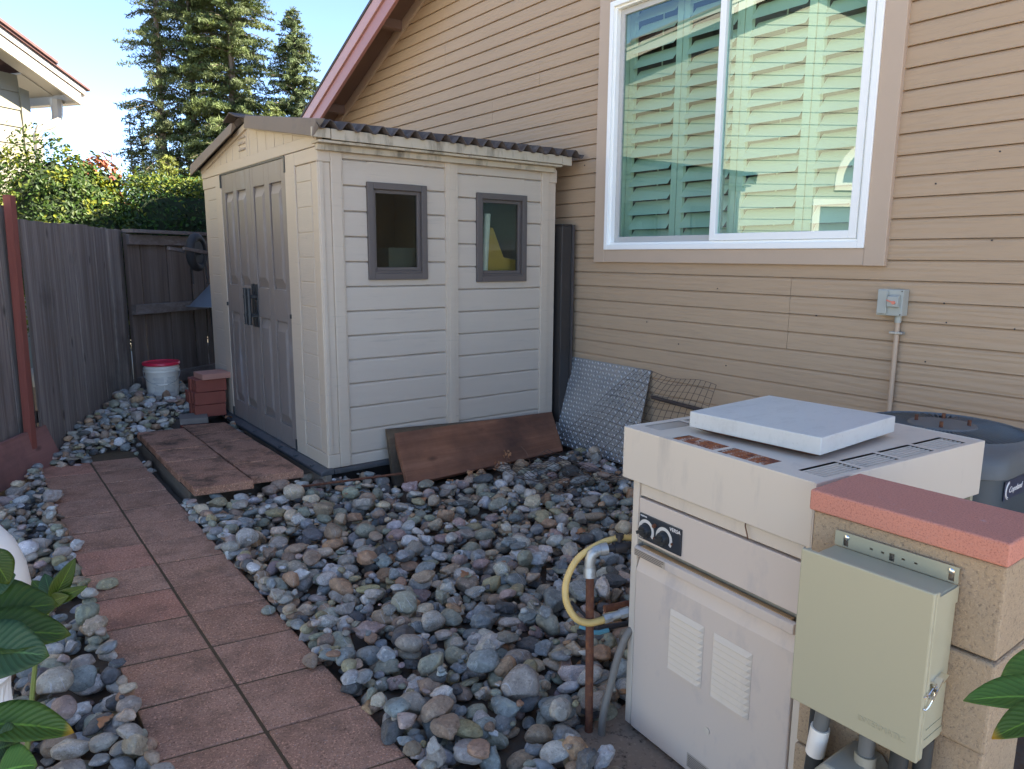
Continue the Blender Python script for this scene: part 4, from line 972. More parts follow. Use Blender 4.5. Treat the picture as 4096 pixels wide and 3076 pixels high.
# near fence panel at the left edge
A3, d3, n3 = frame_along((.315, 6.10, 0), R(33+180))
n3 = -Vector((d3.y, -d3.x, 0)); n3 = Vector((-d3.y, d3.x, 0))
gp_ = thing('fence', 'short grey fence panel at the left frame edge, left of the red post', 'fence', (.1, 5.5, 0))
mb = MB(); boards(mb, A3, d3, n3, 1.6, .0, 1.83, .15, .018, .004, 8); mb.build('board_panel', 'greywood', gp_, bevel=.002)
rp = MB(); rp.obox((.295, 5.94, -.03), (.332, 6.02, 1.885), .062, .05, n3); tag(rp.build('fence_post', 'redpost', None, bevel=.004), 'narrow red post leaning slightly between the grey fence panels', 'post')
# red board along the foot of the fence
az = R(32); dr = Vector((-math.sin(az), -math.cos(az), 0)); bn_ = Vector((-dr.y, dr.x, 0)); bn_ = bn_ if bn_.x > 0 else -bn_
P0 = Vector((.500, 6.17, .0))
lean_ = -bn_*.05
rb = MB(); Lb = 1.5
a0, a1 = P0+bn_*.0, P0+dr*Lb
hh = Vector((0, 0, .285))
topshift = -dr*(-.05)
pts = [a0, a1, a1-bn_*.03, a0-bn_*.03, a0+hh+lean_-dr*-.09, a1+hh+lean_, a1+hh+lean_-bn_*.03, a0+hh+lean_-bn_*.03-dr*-.09]
xa = dr.normalized(); mt = Matrix((xa, -bn_, Vector((0, 0, 1)))).transposed().to_4x4(); inv = mt.inverted()
rb.hexa([inv @ (Vector(p)-P0) for p in pts]); rbo = rb.build('red_board', 'redboard', None, bevel=.004); rbo.matrix_world = Matrix.Translation(P0) @ mt
tag(rbo, 'wide red-stained board set along the foot of the left fence', 'board')

# ------------------------------------------------------------------ bucket and wheelbarrow
BK = Vector((1.50, 7.62, .115))
bk_ = thing('bucket', 'white plastic bucket with a red lid standing in the back fence corner', 'bucket', BK)
b = MB(); b.lathe([(.132, 0), (.136, .004), (.138, .03), (.1395, .034), (.139, .045), (.148, .27), (.149, .272), (.158, .275), (.158, .288), (.150, .290), (.151, .302), (.160, .304), (.160, .318), (.152, .320), (.153, .345)], BK, 40); b.build('bucket_body', 'bucket', bk_, smooth=True)
b = MB(); b.lathe([(.161, .338), (.167, .342), (.168, .362), (.164, .368), (.150, .370), (.146, .362), (.02, .362), (.0001, .362)], BK, 40); b.build('lid', 'redlid', bk_, smooth=True)
tocam = (Vector((0, 0, BK.z))-BK).normalized(); side = Vector((-tocam.y, tocam.x, 0))
pth = []
for i in range(25):
    a = math.pi*i/24; pth.append(BK+side*.162*math.cos(a)+tocam*(.158*math.sin(a)+.006)+Vector((0, 0, .295-.135*math.sin(a)**.8)))
b = MB(); b.tube(pth, .0025, 6); bh = b.build('bail_handle', 'galv', bk_, smooth=True)
b = MB(); b.tube(pth[10:15], .007, 8); b.build('grip', 'bucket', bk_, smooth=True)
lb = MB()
def bpt(ang, z): 
    r_ = .139+(z-.045)*.04+.0012; dv = tocam*math.cos(ang)+side*math.sin(ang); return BK+dv*r_+Vector((0, 0, z))
random.seed(7)
for i in range(13):
    z = .075+i*.0125
    if .155 < z < .168: continue
    for (a0, a1) in ((-.85, -.12), (-.08, .62)):
        L = a1-a0; e = a1-random.uniform(0, .3)*L
        for s in range(5):
            u0, u1 = a0+(e-a0)*s/5, a0+(e-a0)*(s+1)/5
            lb.quad(bpt(-u0, z), bpt(-u1, z), bpt(-u1, z+.0055), bpt(-u0, z+.0055))
lb.build('printed_label', 'label', bk_)
b = MB(); b.lathe([(.1385, .036), (.1405, .037), (.1405, .043), (.1392, .044)], BK, 40); b.build('foot_band', 'sticker', bk_, smooth=True)

WB = Vector((2.02, 8.16, .12))
wb = thing('wheelbarrow', 'upended wheelbarrow, wheel up, leaning behind the shed by the rear fence', 'wheelbarrow', WB)
f2 = Vector((math.sin(R(57)), math.cos(R(57)), 0)); nv = Vector((f2.y, -f2.x, 0))   # nv points at the yard
wc = Vector((2.03, 8.17, 1.53)); ax = (f2*.35+nv*.94).normalized()
def wheel_ring(rad, rr, n=36, m=10):
    mb = MB(); e1 = Vector((0, 0, 1)); e2 = ax.cross(e1).normalized(); vs = []; fs = []
    for i in range(n):
        a = 2*math.pi*i/n; rv = e1*math.cos(a)+e2*math.sin(a)
        for k_ in range(m):
            b_ = 2*math.pi*k_/m; vs.append(wc+rv*(rad+rr*math.cos(b_))+ax*rr*1.05*math.sin(b_))
    for i in range(n):
        for k_ in range(m): fs.append((i*m+k_, ((i+1) % n)*m+k_, ((i+1) % n)*m+(k_+1) % m, i*m+(k_+1) % m))
    return mb.add(vs, fs)
ty = wheel_ring(.155, .045).build('tyre', 'tyre', wb, smooth=True)
rmw = MB(); rmw.tube([wc-ax*.028, wc+ax*.028], .115, 24); rmw.tube([wc-ax*.05, wc+ax*.05], .028, 16); rmw.build('wheel_rim', 'tyre', wb, smooth=True)
for sgn in (1, -1):
    q = MB(); o_ = ax*.075*sgn
    q.obox(wc+o_-f2*.30+nv*.02+Vector((0, 0, .035)), wc+o_+f2*.5+Vector((0, 0, -.06)), .028, .035); q.build('handle_shaft', 'railwood', wb, bevel=.003)
    q = MB(); q.tube([wc+o_, wc+o_+Vector((0, 0, -.33))+f2*.03], .009, 8); q.build('brace', 'darkmetal', wb, smooth=True)
tp = wc+Vector((0, 0, -.34))
tr_ = MB()
c0 = tp+f2*.36
ringz = [(.10, .0), (.18, -.10), (.30, -.24), (.335, -.245), (.335, -.25)]
for i, (rx, dz) in enumerate(ringz): pass
vs = []; n_ = 24
for rx, dz in ringz:
    for i in range(n_):
        a = 2*math.pi*i/n_; ca, sa = math.cos(a), math.sin(a)
        sx_ = math.copysign(abs(ca)**.6, ca); sy_ = math.copysign(abs(sa)**.6, sa)
        vs.append(c0+f2*rx*1.25*sx_+nv*rx*.8*sy_+Vector((0, 0, dz+.02)))
fs = [(j*n_+i, j*n_+(i+1) % n_, (j+1)*n_+(i+1) % n_, (j+1)*n_+i) for j in range(len(ringz)-1) for i in range(n_)]+[tuple(range(n_))]
tr_.add(vs, fs); tr_.build('tray', 'tray', wb, smooth=True)
lg = MB()
for sgn in (1, -1): lg.tube([c0+nv*.2*sgn+Vector((0, 0, -.24)), c0+nv*.22*sgn+f2*.12+Vector((0, 0, -1.1))], .014, 8)
lg.build('legs_frame', 'darkmetal', wb, smooth=True)

# ------------------------------------------------------------------ pool heater
HA = R(4.7); HO = Vector((1.634, 1.525, -.03))
hu = Vector((-math.sin(HA), -math.cos(HA), 0)); hv = Vector((math.cos(HA), -math.sin(HA), 0))
def HP(u, v, z): return HO+hu*u+hv*v+Vector((0, 0, z))
def hbox(mb, u0, u1, v0, v1, z0, z1):
    return mb.hexa([HP(u0, v0, z0), HP(u1, v0, z0), HP(u1, v1, z0), HP(u0, v1, z0), HP(u0, v0, z1), HP(u1, v0, z1), HP(u1, v1, z1), HP(u0, v1, z1)])
pad = MB(); pad.hexa([(1.44, .55, -.12), (1.66, 2.2-.55, -.12), (2.4, 1.6, -.12), (2.4, .62, -.12), (1.40, .55, -.033), (1.42, 1.60, -.033), (2.4, 1.62, -.033), (2.4, .55, -.033)])
tag(pad.build('concrete_pad', 'concrete', None, bevel=.01), kind='structure')
ht = thing('pool_heater', 'almond enamel pool heater cabinet with louvred front and rust-streaked top', 'heater', HO)
hb = MB()
hbox(hb, 0, .028, 0, .60, .012, .845); hbox(hb, .620, .648, 0, .60, .012, .845); hbox(hb, .0281, .6199, .58, .60, .012, .845); hbox(hb, .0281, .6199, .02, .58, .012, .02)
hb.build('cabinet', 'heater', ht, bevel=.004)
inn = MB(); hbox(inn, .0285, .6195, .030, .579, .021, .844); inn.build('cabinet_back', 'darkvoid', ht)
fp = MB(); hbox(fp, .031, .617, .004, .028, .803, .842); fp.build('upper_rail', 'heater', ht, bevel=.004)
cpn = MB(); hbox(cpn, .031, .617, .000, .028, .660, .797); cpo_ = cpn.build('control_panel', 'heater_front', ht, bevel=.003)
tro_ = MB(); hbox(tro_, .031, .617, .022, .028, .60, .659); tro_.build('recess_back', 'jbox', ht)
lp = MB(); lp.prism([HP(.031, .010, .606), HP(.031, -.016, .612), HP(.031, -.016, .638), HP(.031, -.004, .642), HP(.031, .010, .636)], hu*.586); lpo = lp.build('front_lip', 'heater_front', ht, bevel=.002)
ls = MB(); hbox(ls, .05, .60, -.003, .012, .640, .6435); ls.build('rust_band', 'lipband', lpo)
dr_ = MB(); dr_.prism([HP(.033, .025, .014), HP(.033, -.004, .014), HP(.033, -.006, .560), HP(.033, .010, .604), HP(.033, .025, .604)], hu*.584); fd = dr_.build('front_panel', 'heater_front', ht, bevel=.004)
def louvre(u0, u1, z):
    mb = MB(); h_ = .0178; o_ = .011; v0 = -.0062
    mb.add([HP(u0, v0, z+h_), HP(u1, v0, z+h_), HP(u0+.010, v0-o_, z+.002), HP(u1-.012, v0-o_, z+.002), HP(u0, v0, z-.004), HP(u1, v0, z-.004)], [(0, 2, 3, 1), (0, 4, 2), (1, 3, 5), (2, 4, 5, 3), (0, 1, 5, 4)])
    return mb
for (u0, u1) in ((.190, .326), (.360, .496)):
    for i in range(10): louvre(u0, u1, .308+i*.0192).build('louvre', 'heater', fd, bevel=.0015)
kb = MB(); kb.tube([HP(.356, -.0045, .190), HP(.356, -.0085, .190)], .0105, 18); kb.build('plug_button', 'heater', fd, smooth=True)
sk_ = MB(); hbox(sk_, .285, .385, -.0052, -.0045, .030, .076); so2 = sk_.build('rating_label', 'greyprint', fd)
for i in range(7):
    q = MB(); hbox(q, .289, .381-random.uniform(0, .02), -.0055, -.0052, .035+i*.0055, .0376+i*.0055)
    q.build('print_line', 'darkprint', so2)
sk_ = MB(); hbox(sk_, .034, .170, -.0168, -.0161, .6135, .6365); so2 = sk_.build('rating_label', 'greyprint', lpo)
for i in range(4):
    q = MB(); hbox(q, .038, .166-random.uniform(0, .02), -.0172, -.0168, .616+i*.005, .6185+i*.005); q.build('print_line', 'darkprint', so2)
# control plate with two knobs
ct = MB(); hbox(ct, .040, .219, -.0055, -.0002, .670, .752); cto = ct.build('control_plate', 'panelblack', ht, bevel=.002)
for (u, z) in ((.073, .703), (.150, .703)):
    dl = MB(); n_ = 40; vs = []; fs = []
    a0, a1 = R(-35), R(215)
    for i in range(n_+1):
        a = a0+(a1-a0)*i/n_
        for r_ in (.024, .0345): vs.append(HP(u+r_*math.cos(math.pi-a), -.0062, z+r_*math.sin(a)))
    for i in range(n_): fs.append((2*i, 2*i+2, 2*i+3, 2*i+1))
    dl.add(vs, fs); dl.build('dial_ring', 'dial', cto)
    kn = MB(); kn.tube([HP(u, -.006, z), HP(u, -.020, z), HP(u, -.024, z)], [.0215, .020, .017], 24); kn.obox(HP(u-.016, -.028, z-.006), HP(u+.016, -.028, z+.006), .010, .010, -hv); kn.build('knob', 'black', cto, smooth=True)
sw = MB(); sw.tube([HP(.112, -.006, .732), HP(.112, -.016, .730)], .006, 10); sw.build('toggle', 'rust', cto, smooth=True)
for u, z in ((.109, .690), (.118, .688), (.048, .702), (.184, .697)): MB().tube([HP(u, -.0055, z), HP(u, -.0085, z)], .0038, 8).build('screw', 'rust', cto)
text_mesh('VERSA', .0155, 'print', cto, HP(.172, -.0058, .736), hu, (0, 0, 1))
text_mesh('TELEDYNE', .0062, 'print', cto, HP(.045, -.0058, .7435), hu, (0, 0, 1))
text_mesh('LAARS', .0055, 'print', cto, HP(.045, -.0058, .6745), hu, (0, 0, 1))
# top housing with slotted vents
TU0, TU1, TV0, TV1, TZ0, TZ1 = -.034, .648, -.016, .775, .850, 1.013
tp_ = MB(); hbox(tp_, TU0, TU0+.004, TV0, TV1, TZ0, TZ1); hbox(tp_, TU1-.004, TU1, TV0, TV1, TZ0, TZ1); hbox(tp_, TU0+.0041, TU1-.0041, TV0, TV0+.004, TZ0, TZ1); hbox(tp_, TU0+.0041, TU1-.0041, TV1-.004, TV1, TZ0, TZ1)
tp_.build('top_housing', 'heater', ht, bevel=.0025)
grp = []
vents = []
for i in range(4): vents.append((.552, .628, .045+i*.170, .045+i*.170+.150, 'u', 'heater'))
for i in range(4): vents.append((-.008, .060, .045+i*.170, .045+i*.170+.150, 'u', 'darkvoid'))
vents += [(.150, .305, .008, .078, 'v', 'rust_grille'), (.322, .480, .008, .078, 'v', 'rust_grille')]
# top plate cut around the vents
us = sorted({TU0+.0042, TU1-.0042}|{q for v_ in vents for q in v_[:2]}); vs_ = sorted({TV0+.0042, TV1-.0042}|{q for v_ in vents for q in v_[2:4]})
pt = MB()
for i in range(len(us)-1):
    for j in range(len(vs_)-1):
        cu_, cv_ = (us[i]+us[i+1])/2, (vs_[j]+vs_[j+1])/2
        if any(a < cu_ < b and c < cv_ < dd for a, b, c, dd, _, _ in vents): continue
        pt.quad(HP(us[i], vs_[j], TZ1-.002), HP(us[i+1], vs_[j], TZ1-.002), HP(us[i+1], vs_[j+1], TZ1-.002), HP(us[i], vs_[j+1], TZ1-.002))
pt.build('top_plate', 'heater', ht)
un = MB(); hbox(un, TU0+.005, TU1-.005, TV0+.005, TV1-.005, TZ1-.032, TZ1-.030); un.build('top_cavity', 'cavity', ht)
for a, b, c, dd, ax_, mt_ in vents:
    q = MB(); nsl = 6
    for i in range(nsl):
        if ax_ == 'u':
            u0 = a+(b-a)*i/nsl; u1 = a+(b-a)*(i+(.5 if mt_ == 'darkvoid' else .995))/nsl
            q.hexa([HP(u0, c, TZ1-.024), HP(u1, c, TZ1-.024), HP(u1, dd, TZ1-.024), HP(u0, dd, TZ1-.024), HP(u0, c, TZ1-.007), HP(u1, c, TZ1-.002), HP(u1, dd, TZ1-.002), HP(u0, dd, TZ1-.007)])
        else:
            v0 = c+(dd-c)*i/nsl; v1 = c+(dd-c)*(i+.95)/nsl
            q.hexa([HP(a, v0, TZ1-.012), HP(b, v0, TZ1-.012), HP(b, v1, TZ1-.004), HP(a, v1, TZ1-.004), HP(a, v0, TZ1-.010), HP(b, v0, TZ1-.010), HP(b, v1, TZ1-.002), HP(a, v1, TZ1-.002)])
    q.build('vent_grille', 'heater' if mt_ == 'darkvoid' else mt_, ht)
cpm = MB(); cen = (.303, .345); rot = R(7)
def CPt(du, dv, z): c_, s_ = math.cos(rot), math.sin(rot); return HP(cen[0]+du*c_-dv*s_, cen[1]+du*s_+dv*c_, z)
hw, hd = .208, .216
cpm.hexa([CPt(-hw, -hd, 1.028), CPt(hw, -hd, 1.028), CPt(hw, hd, 1.028), CPt(-hw, hd, 1.028), CPt(-hw, -hd, 1.076), CPt(hw, -hd, 1.076), CPt(hw, hd, 1.076), CPt(-hw, hd, 1.076)])
t = NT('weathered_white_cap'); co = t.coord()
c = t.mix(t.noise(co, 5, 5), (.56, .545, .50), (.64, .625, .575))
c = t.mix(t.ramp(t.noise(t.mapp(co, (1, 2.2, 1)), 9, 9, .78), [(.50, 0), (.74, .5)]), c, (.38, .35, .31))
c = t.mix(t.ramp(t.noise(co, 55, 4, .7), [(.62, 0), (.70, .45)]), c, (.40, .37, .33))
t.bsdf(c, .45); M['whitecap'] = t.m
cpm.build('vent_cap', 'whitecap', ht, bevel=.003)
cpm = MB(); cpm.hexa([CPt(-hw+.04, -hd+.04, 1.0135), CPt(hw-.04, -hd+.04, 1.0135), CPt(hw-.04, hd-.04, 1.0135), CPt(-hw+.04, hd-.04, 1.0135), CPt(-hw+.005, -hd+.005, 1.0275), CPt(hw-.005, -hd+.005, 1.0275), CPt(hw-.005, hd-.005, 1.0275), CPt(-hw+.005, hd-.005, 1.0275)])
cpm.build('cap_collar', 'rust', ht)
sw = MB(); sw.tube([HP(.440, .0, .850), HP(.444, -.006, .838), HP(.452, -.008, .822), HP(.456, -.007, .806)], .0018, 6); tag(sw.build('twig', 'twig', None), 'dry stalk hanging from the seam of the pool heater front', 'twig')

# gas and water plumbing beside the heater
gr = thing('gas_riser', 'rusty gas riser pipe with a grey elbow beside the pool heater', 'pipe', (1.5400, 1.5730, -0.0700))
MB().tube([(1.5125, 1.5675, -0.0700), (1.5235, 1.5840, 0.1800), (1.5455, 1.6170, 0.4990)], .0135, 14).build('pipe', 'rust', gr, smooth=True)
e_ = MB(); e_.tube([(1.5433, 1.6148, 0.4792), (1.5472, 1.6209, 0.5100)], .0205, 16)
e_.tube([(1.5472, 1.6209, 0.5100), (1.5488, 1.6225, 0.5342), (1.5554, 1.6203, 0.5540), (1.5686, 1.6137, 0.5650), (1.5862, 1.6060, 0.5683)], .0175, 16); e_.tube([(1.5796, 1.6088, 0.5672), (1.6016, 1.5983, 0.5694)], .0205, 16); e_.build('elbow', 'galv', gr, smooth=True)
e_ = MB(); e_.tube([(1.6016, 1.5983, 0.5694), (1.8260, 1.5070, 0.5760)], .0125, 12); e_.tube([(1.6225, 1.5895, 0.5705), (1.6610, 1.5730, 0.5716)], .0195, 12); e_.tube([(1.6412, 1.5818, 0.5716), (1.6412, 1.5818, 0.6090)], .0085, 10); e_.tube([(1.6412, 1.5818, 0.6024), (1.6412, 1.5818, 0.6156)], .013, 8); e_.build('gas_valve', 'darkmetal', gr, smooth=True)
yh = thing('gas_hose', 'yellow corrugated gas hose looping round the rusty riser', 'hose', (1.5180, 1.6060, 0.2900))
ctrl = [(1.86, 1.52, .575), (1.75, 1.56, .585), (1.6500, 1.6060, 0.5892), (1.5840, 1.6335, 0.5705), (1.5235, 1.6555, 0.5320), (1.4795, 1.6555, 0.4715), (1.4652, 1.6390, 0.4110), (1.4795, 1.6115, 0.3615), (1.5125, 1.5895, 0.3417), (1.5510, 1.5730, 0.3428), (1.5708, 1.5664, 0.3472)]
def spline(pts, n):
    P_ = [Vector(p) for p in pts]; P_ = [P_[0]]+P_+[P_[-1]]; o_ = []
    for i in range(1, len(P_)-2):
        for k_ in range(n):
            t_ = k_/n; a, b, c, d_ = P_[i-1:i+3]
            o_.append(.5*((2*b)+(c-a)*t_+(2*a-5*b+4*c-d_)*t_*t_+(3*b-a-3*c+d_)*t_**3))
    o_.append(P_[-2]); return o_
sp_ = spline(ctrl, 22)
MB().tube(sp_, [.0102+.0022*((i // 1) % 2) for i in range(len(sp_))], 12).build('flex_tube', 'yellow', yh, smooth='all')
q = MB(); q.tube([(1.5664, 1.5686, 0.3472), (1.5917, 1.5587, 0.3516)], .0155, 6); q.tube([(1.5917, 1.5587, 0.3516), (1.6225, 1.5466, 0.3582)], .0125, 12); q.tube([(1.6192, 1.5477, 0.3571), (1.6500, 1.5356, 0.3637)], .0165, 6); q.tube([(1.6500, 1.5356, 0.3637), (1.8260, 1.4740, 0.3780)], .012, 12); q.build('fitting', 'galv', yh, smooth=True)
gh = thing('conduit', 'ribbed grey flexible conduit curving down beside the rusty gas riser', 'conduit', (1.5730, 1.5400, -0.0700))
sp_ = spline([(1.8040, 1.4960, 0.3450), (1.6500, 1.5125, 0.3175), (1.6005, 1.5235, 0.2460), (1.5675, 1.5312, 0.1250), (1.5400, 1.5345, 0.0150), (1.5378, 1.5235, -0.0700), (1.5455, 1.4905, -0.0700), (1.5620, 1.4300, -0.0700)], 16)
MB().tube(sp_, [.0118+.0007*(i % 2) for i in range(len(sp_))], 12).build('flex_tube', 'greyhose', gh, smooth='all')
wv = thing('water_valve', 'small brass valve with a teal handle behind the rusty gas riser', 'valve', (1.6500, 1.7600, 0.2350))
q = MB(); q.tube([(1.6005, 1.7270, 0.2185), (1.8700, 1.6170, 0.2350)], .010, 10); q.tube([(1.5950, 1.7600, 0.3230), (1.6500, 1.6830, 0.2405)], .006, 8); q.build('pipe', 'darkmetal', wv, smooth=True)
q = MB(); q.tube([(1.6148, 1.7325, 0.2372), (1.6335, 1.7105, 0.2185), (1.6665, 1.6885, 0.2152), (1.6995, 1.6775, 0.2185)], .009, 8); q.build('handle', 'blue', wv, smooth=True)
q = MB(); q.tube([(1.6500, 1.6500, 0.3230), (1.8480, 1.5840, 0.3340)], .013, 10); q.build('pipe', 'rust', wv, smooth=True)

# ------------------------------------------------------------------ block pillar and timer box
PX0, PY0, PY1 = 1.50, .457, .847
pil = thing('block_pillar', 'tan rough concrete block pillar with a red capstone beside the pool heater', 'pillar', (1.6, .65, -.06))
zz = .940
for i in range(5):
    top = zz-i*.1945; lo_ = max(top-.1925, -.08)
    off = (.004, -.003, .006, 0, .003)[i]
    q = MB(); q.box((PX0+off, PY0+off*.5, lo_), (PX0+.200, PY1, top-.0015)); q.build('block', 'block', pil, bevel=.006)
q = MB(); q.box((PX0-.008, PY0-.002, .942), (PX0+.205, PY1+.006, .990)); q.build('capstone', 'cap', pil, bevel=.005, seg=3)
# second part of the low wall, running back from the pillar
tb_ = thing('timer_box', 'sage-green metal timer box hung on the front of the block pillar', 'electrical box', (1.45, .66, .55))
br_ = MB()
xb0, xb1 = PX0-.0065, PX0-.0045
# mounting flange with keyholes: build from strips around real holes
yl, yr, zb0, zb1 = .787, .535, .880, .914
holes = [(.762, .8835, .9005, .0055), (.548, .8835, .9005, .0055), (.663, .8835, .900, .0055), (.706, .8935, .8975, .0033), (.682, .8935, .8975, .0033), (.640, .8935, .8975, .0033), (.615, .8935, .8975, .0033)]
cuts = sorted({yl, yr}|{h[0]+h[3] for h in holes}|{h[0]-h[3] for h in holes})
for a, b in zip(cuts[:-1], cuts[1:]):
    c_ = (a+b)/2; hh_ = [h for h in holes if abs(h[0]-c_) < h[3]]
    if not hh_: br_.box((xb0, a, zb0), (xb1, b, zb1))
    else:
        br_.box((xb0, a, zb0), (xb1, b, hh_[0][1])); br_.box((xb0, a, hh_[0][2]), (xb1, b, zb1))
br_.build('mounting_flange', 'boxgreen', tb_)
for y, z in ((.760, .9035), (.5485, .9035)):
    q = MB(); q.lathe([(.0001, .0035), (.0035, .003), (.0058, .0012), (.0060, 0)], (0, 0, 0), 16); q.xf(Matrix.Translation((xb0, y, z)) @ Matrix.Rotation(R(-90), 4, 'Y')); q.build('screw', 'chrome', tb_, smooth=True)
bx = MB(); bx.box((1.388, .534, .556), (PX0-.005, .786, .8795)); bx.build('box_body', 'boxgreen', tb_, bevel=.004)
q = MB(); q.box((1.376, .5275, .548), (1.3875, .796, .8965)); q.box((1.3876, .5275, .548), (1.402, .5338, .894)); q.box((1.3876, .7862, .548), (1.402, .7925, .894)); ldo = q.build('lid', 'boxgreen', tb_, bevel=.003)
for lo_, hi_ in (((1.41, .5325, .566), (1.492, .5338, .580)), ((1.42, .5325, .598), (1.485, .5338, .6)), ((1.402, .532, .845), (PX0-.006, .5338, .8785))): MB().box(lo_, hi_).build('side_ridge', 'boxgreen', tb_)
text_mesh('INTERMATIC', .0165, 'boxgreen', ldo, (1.3755, .645, .5795), (0, -1, 0), (0, 0, 1), depth=.0007)
# spring latch on the right-hand side of the box
lt = MB(); lt.tube([(1.378, .5268, .688), (1.380, .524, .690), (1.392, .524, .692), (1.402, .5225, .700), (1.408, .524, .694), (1.410, .5225, .686), (1.405, .5225, .676), (1.394, .524, .664), (1.381, .524, .662), (1.378, .5268, .664)], .0013, 6)
lt.box((1.388, .529, .668), (1.404, .5335, .688)); lt.obox((1.402, .528, .676), (1.440, .528, .706), .004, .016, (0, 1, 0)); lt.obox((1.440, .5265, .700), (1.462, .5265, .706), .004, .016, (0, 1, 0)); lt.tube([(1.414, .5225, .70), (1.414, .5335, .70)], .0055, 10)
lt.build('latch', 'chrome', tb_, smooth=True)
# conduits under the box
def vconduit(label, parts, x, y, cat='conduit'):
    o = thing('conduit', label, cat, (x, y, -.05), 0, 'conduits under the timer box')
    for nm, pth_, r_, mt_ in parts: MB().tube(pth_, r_, 16).build(nm, mt_, o, smooth=True)
vconduit('grey conduit with a white coupling under the left of the timer box', [('pipe', [(1.435, .742, .556), (1.437, .755, .455)], .0165, 'pvc_grey'), ('coupling', [(1.437, .7525, .475), (1.439, .761, .405)], .0205, 'pvc_white'), ('pipe', [(1.439, .760, .406), (1.442, .772, .25), (1.45, .775, -.06)], .0185, 'pvc_dark')], 1.44, .76)
vconduit('dark conduit close behind the one with the white coupling', [('pipe', [(1.475, .785, .57), (1.478, .79, .2), (1.478, .79, -.06)], .013, 'pvc_dark')], 1.475, .785)
vconduit('grey conduit from the timer box into the round junction box', [('pipe', [(1.437, .648, .556), (1.437, .65, .46)], .0165, 'pvc_grey'), ('collar', [(1.437, .6495, .472), (1.437, .6505, .430)], .0215, 'jbox')], 1.437, .65)
vconduit('black conduit under the right half of the timer box', [('pipe', [(1.44, .583, .556), (1.442, .59, .3), (1.442, .59, -.06)], .0175, 'pvc_dark')], 1.44, .585)
vconduit('black conduit at the right end under the timer box', [('pipe', [(1.465, .55, .556), (1.467, .553, .3), (1.467, .553, -.06)], .0165, 'pvc_dark')], 1.465, .55)
jb = thing('junction_box', 'grey junction box with a blue-grey lid under the timer box', 'junction box', (1.42, .68, .4))
q = MB(); q.prism([(1.36, .735, .33), (1.36, .720, .425), (1.36, .700, .452), (1.36, .640, .452), (1.36, .615, .42), (1.36, .60, .33)], (.135, 0, 0)); q.build('box_body', 'jbox', jb, bevel=.006)
q = MB(); q.prism([(1.345, .722, .33), (1.345, .710, .415), (1.345, .695, .436), (1.345, .650, .436), (1.345, .63, .41), (1.345, .615, .33)], (.0145, 0, 0)); q.build('lid', 'jlid', jb, bevel=.006)
pd = MB(); pd.box((1.37, .63, -.08), (1.43, .70, .329)); pd.build('stand_pipe', 'jbox', jb, bevel=.004)

# ------------------------------------------------------------------ air conditioner
AC = Vector((2.975, 1.185, 0)); hs = .318
acu = thing('air_conditioner', 'blue-grey air conditioning condenser with a round fan grille by the house wall', 'air conditioner', (AC.x, AC.y, -.05))
def rrect(c, h, r, n=8):
    o_ = []
    for q, (sx_, sy_) in enumerate(((1, 1), (-1, 1), (-1, -1), (1, -1))):
        for i in range(n+1):
            a = math.pi/2*q+math.pi/2*i/n
            o_.append((c.x+sx_*(h-r)+r*math.cos(a), c.y+sy_*(h-r)+r*math.sin(a)))
    return o_
def loft(mb, rings):
    vs = []; fs = []; n_ = len(rings[0][0])
    for pts, z in rings: vs += [(p[0], p[1], z) for p in pts]
    for i in range(len(rings)-1):
        for k_ in range(n_): fs.append((i*n_+k_, i*n_+(k_+1) % n_, (i+1)*n_+(k_+1) % n_, (i+1)*n_+k_))
    mb.add(vs, fs); return mb
loft(MB(), [(rrect(AC, hs-.012, .10), -.05), (rrect(AC, hs-.012, .10), .775)]).build('casing', 'ac_dark', acu, smooth=True)
circ = [(AC.x+.345*math.cos(2*math.pi*(i+.0)/36), AC.y+.345*math.sin(2*math.pi*(i+.0)/36)) for i in range(36)]
def circ_at(r_): return [(AC.x+r_*math.cos(math.pi/2*q+math.pi/2*i/8), AC.y+r_*math.sin(math.pi/2*q+math.pi/2*i/8)) for q in range(4) for i in range(9)]
loft(MB(), [(rrect(AC, hs-.01, .10), .775), (rrect(AC, hs, .105), .779), (rrect(AC, hs, .105), .826), (rrect(AC, hs-.010, .11), .846), (rrect(AC, hs-.028, .12), .856), (circ_at(.286), .864), (circ_at(.278), .872), (circ_at(.273), .860)]).build('top_cover', 'ac', acu, smooth=True)
fg = MB()
for i in range(66):
    a = 2*math.pi*i/66; e = Vector((math.cos(a), math.sin(a), 0)); tg = Vector((-math.sin(a), math.cos(a), 0))
    ps = []
    for r_, z_ in ((.118, .879), (.195, .877), (.274, .868)):
        ps += [AC+e*r_+tg*.0016+Vector((0, 0, z_)), AC+e*r_-tg*.0016+Vector((0, 0, z_)), AC+e*r_-tg*.0046+Vector((0, 0, z_-.026)), AC+e*r_-tg*.0014+Vector((0, 0, z_-.026))]
    fg.add(ps, [(4*k_+m_, 4*k_+(m_+1) % 4, 4*k_+4+(m_+1) % 4, 4*k_+4+m_) for k_ in (0, 1) for m_ in range(4)])
fg.build('fan_grille', 'ac', acu)
q = MB(); q.lathe([(.120, .855), (.120, .876), (.116, .882), (.08, .886), (.0001, .887)], AC, 36); q.build('fan_hub', 'ac', acu, smooth=True)
MB().lathe([(.0001, .79), (.272, .79)], AC, 32).build('fan_cavity', 'darkvoid', acu)
for a in (20, 110, 200, 290):
    MB().tube([AC+Vector((0.088*math.cos(R(a)), 0.088*math.sin(R(a)), .884)), AC+Vector((0.088*math.cos(R(a)), 0.088*math.sin(R(a)), .906))], .007, 8).build('bolt', 'rust', acu)
yf = AC.y-hs+.012
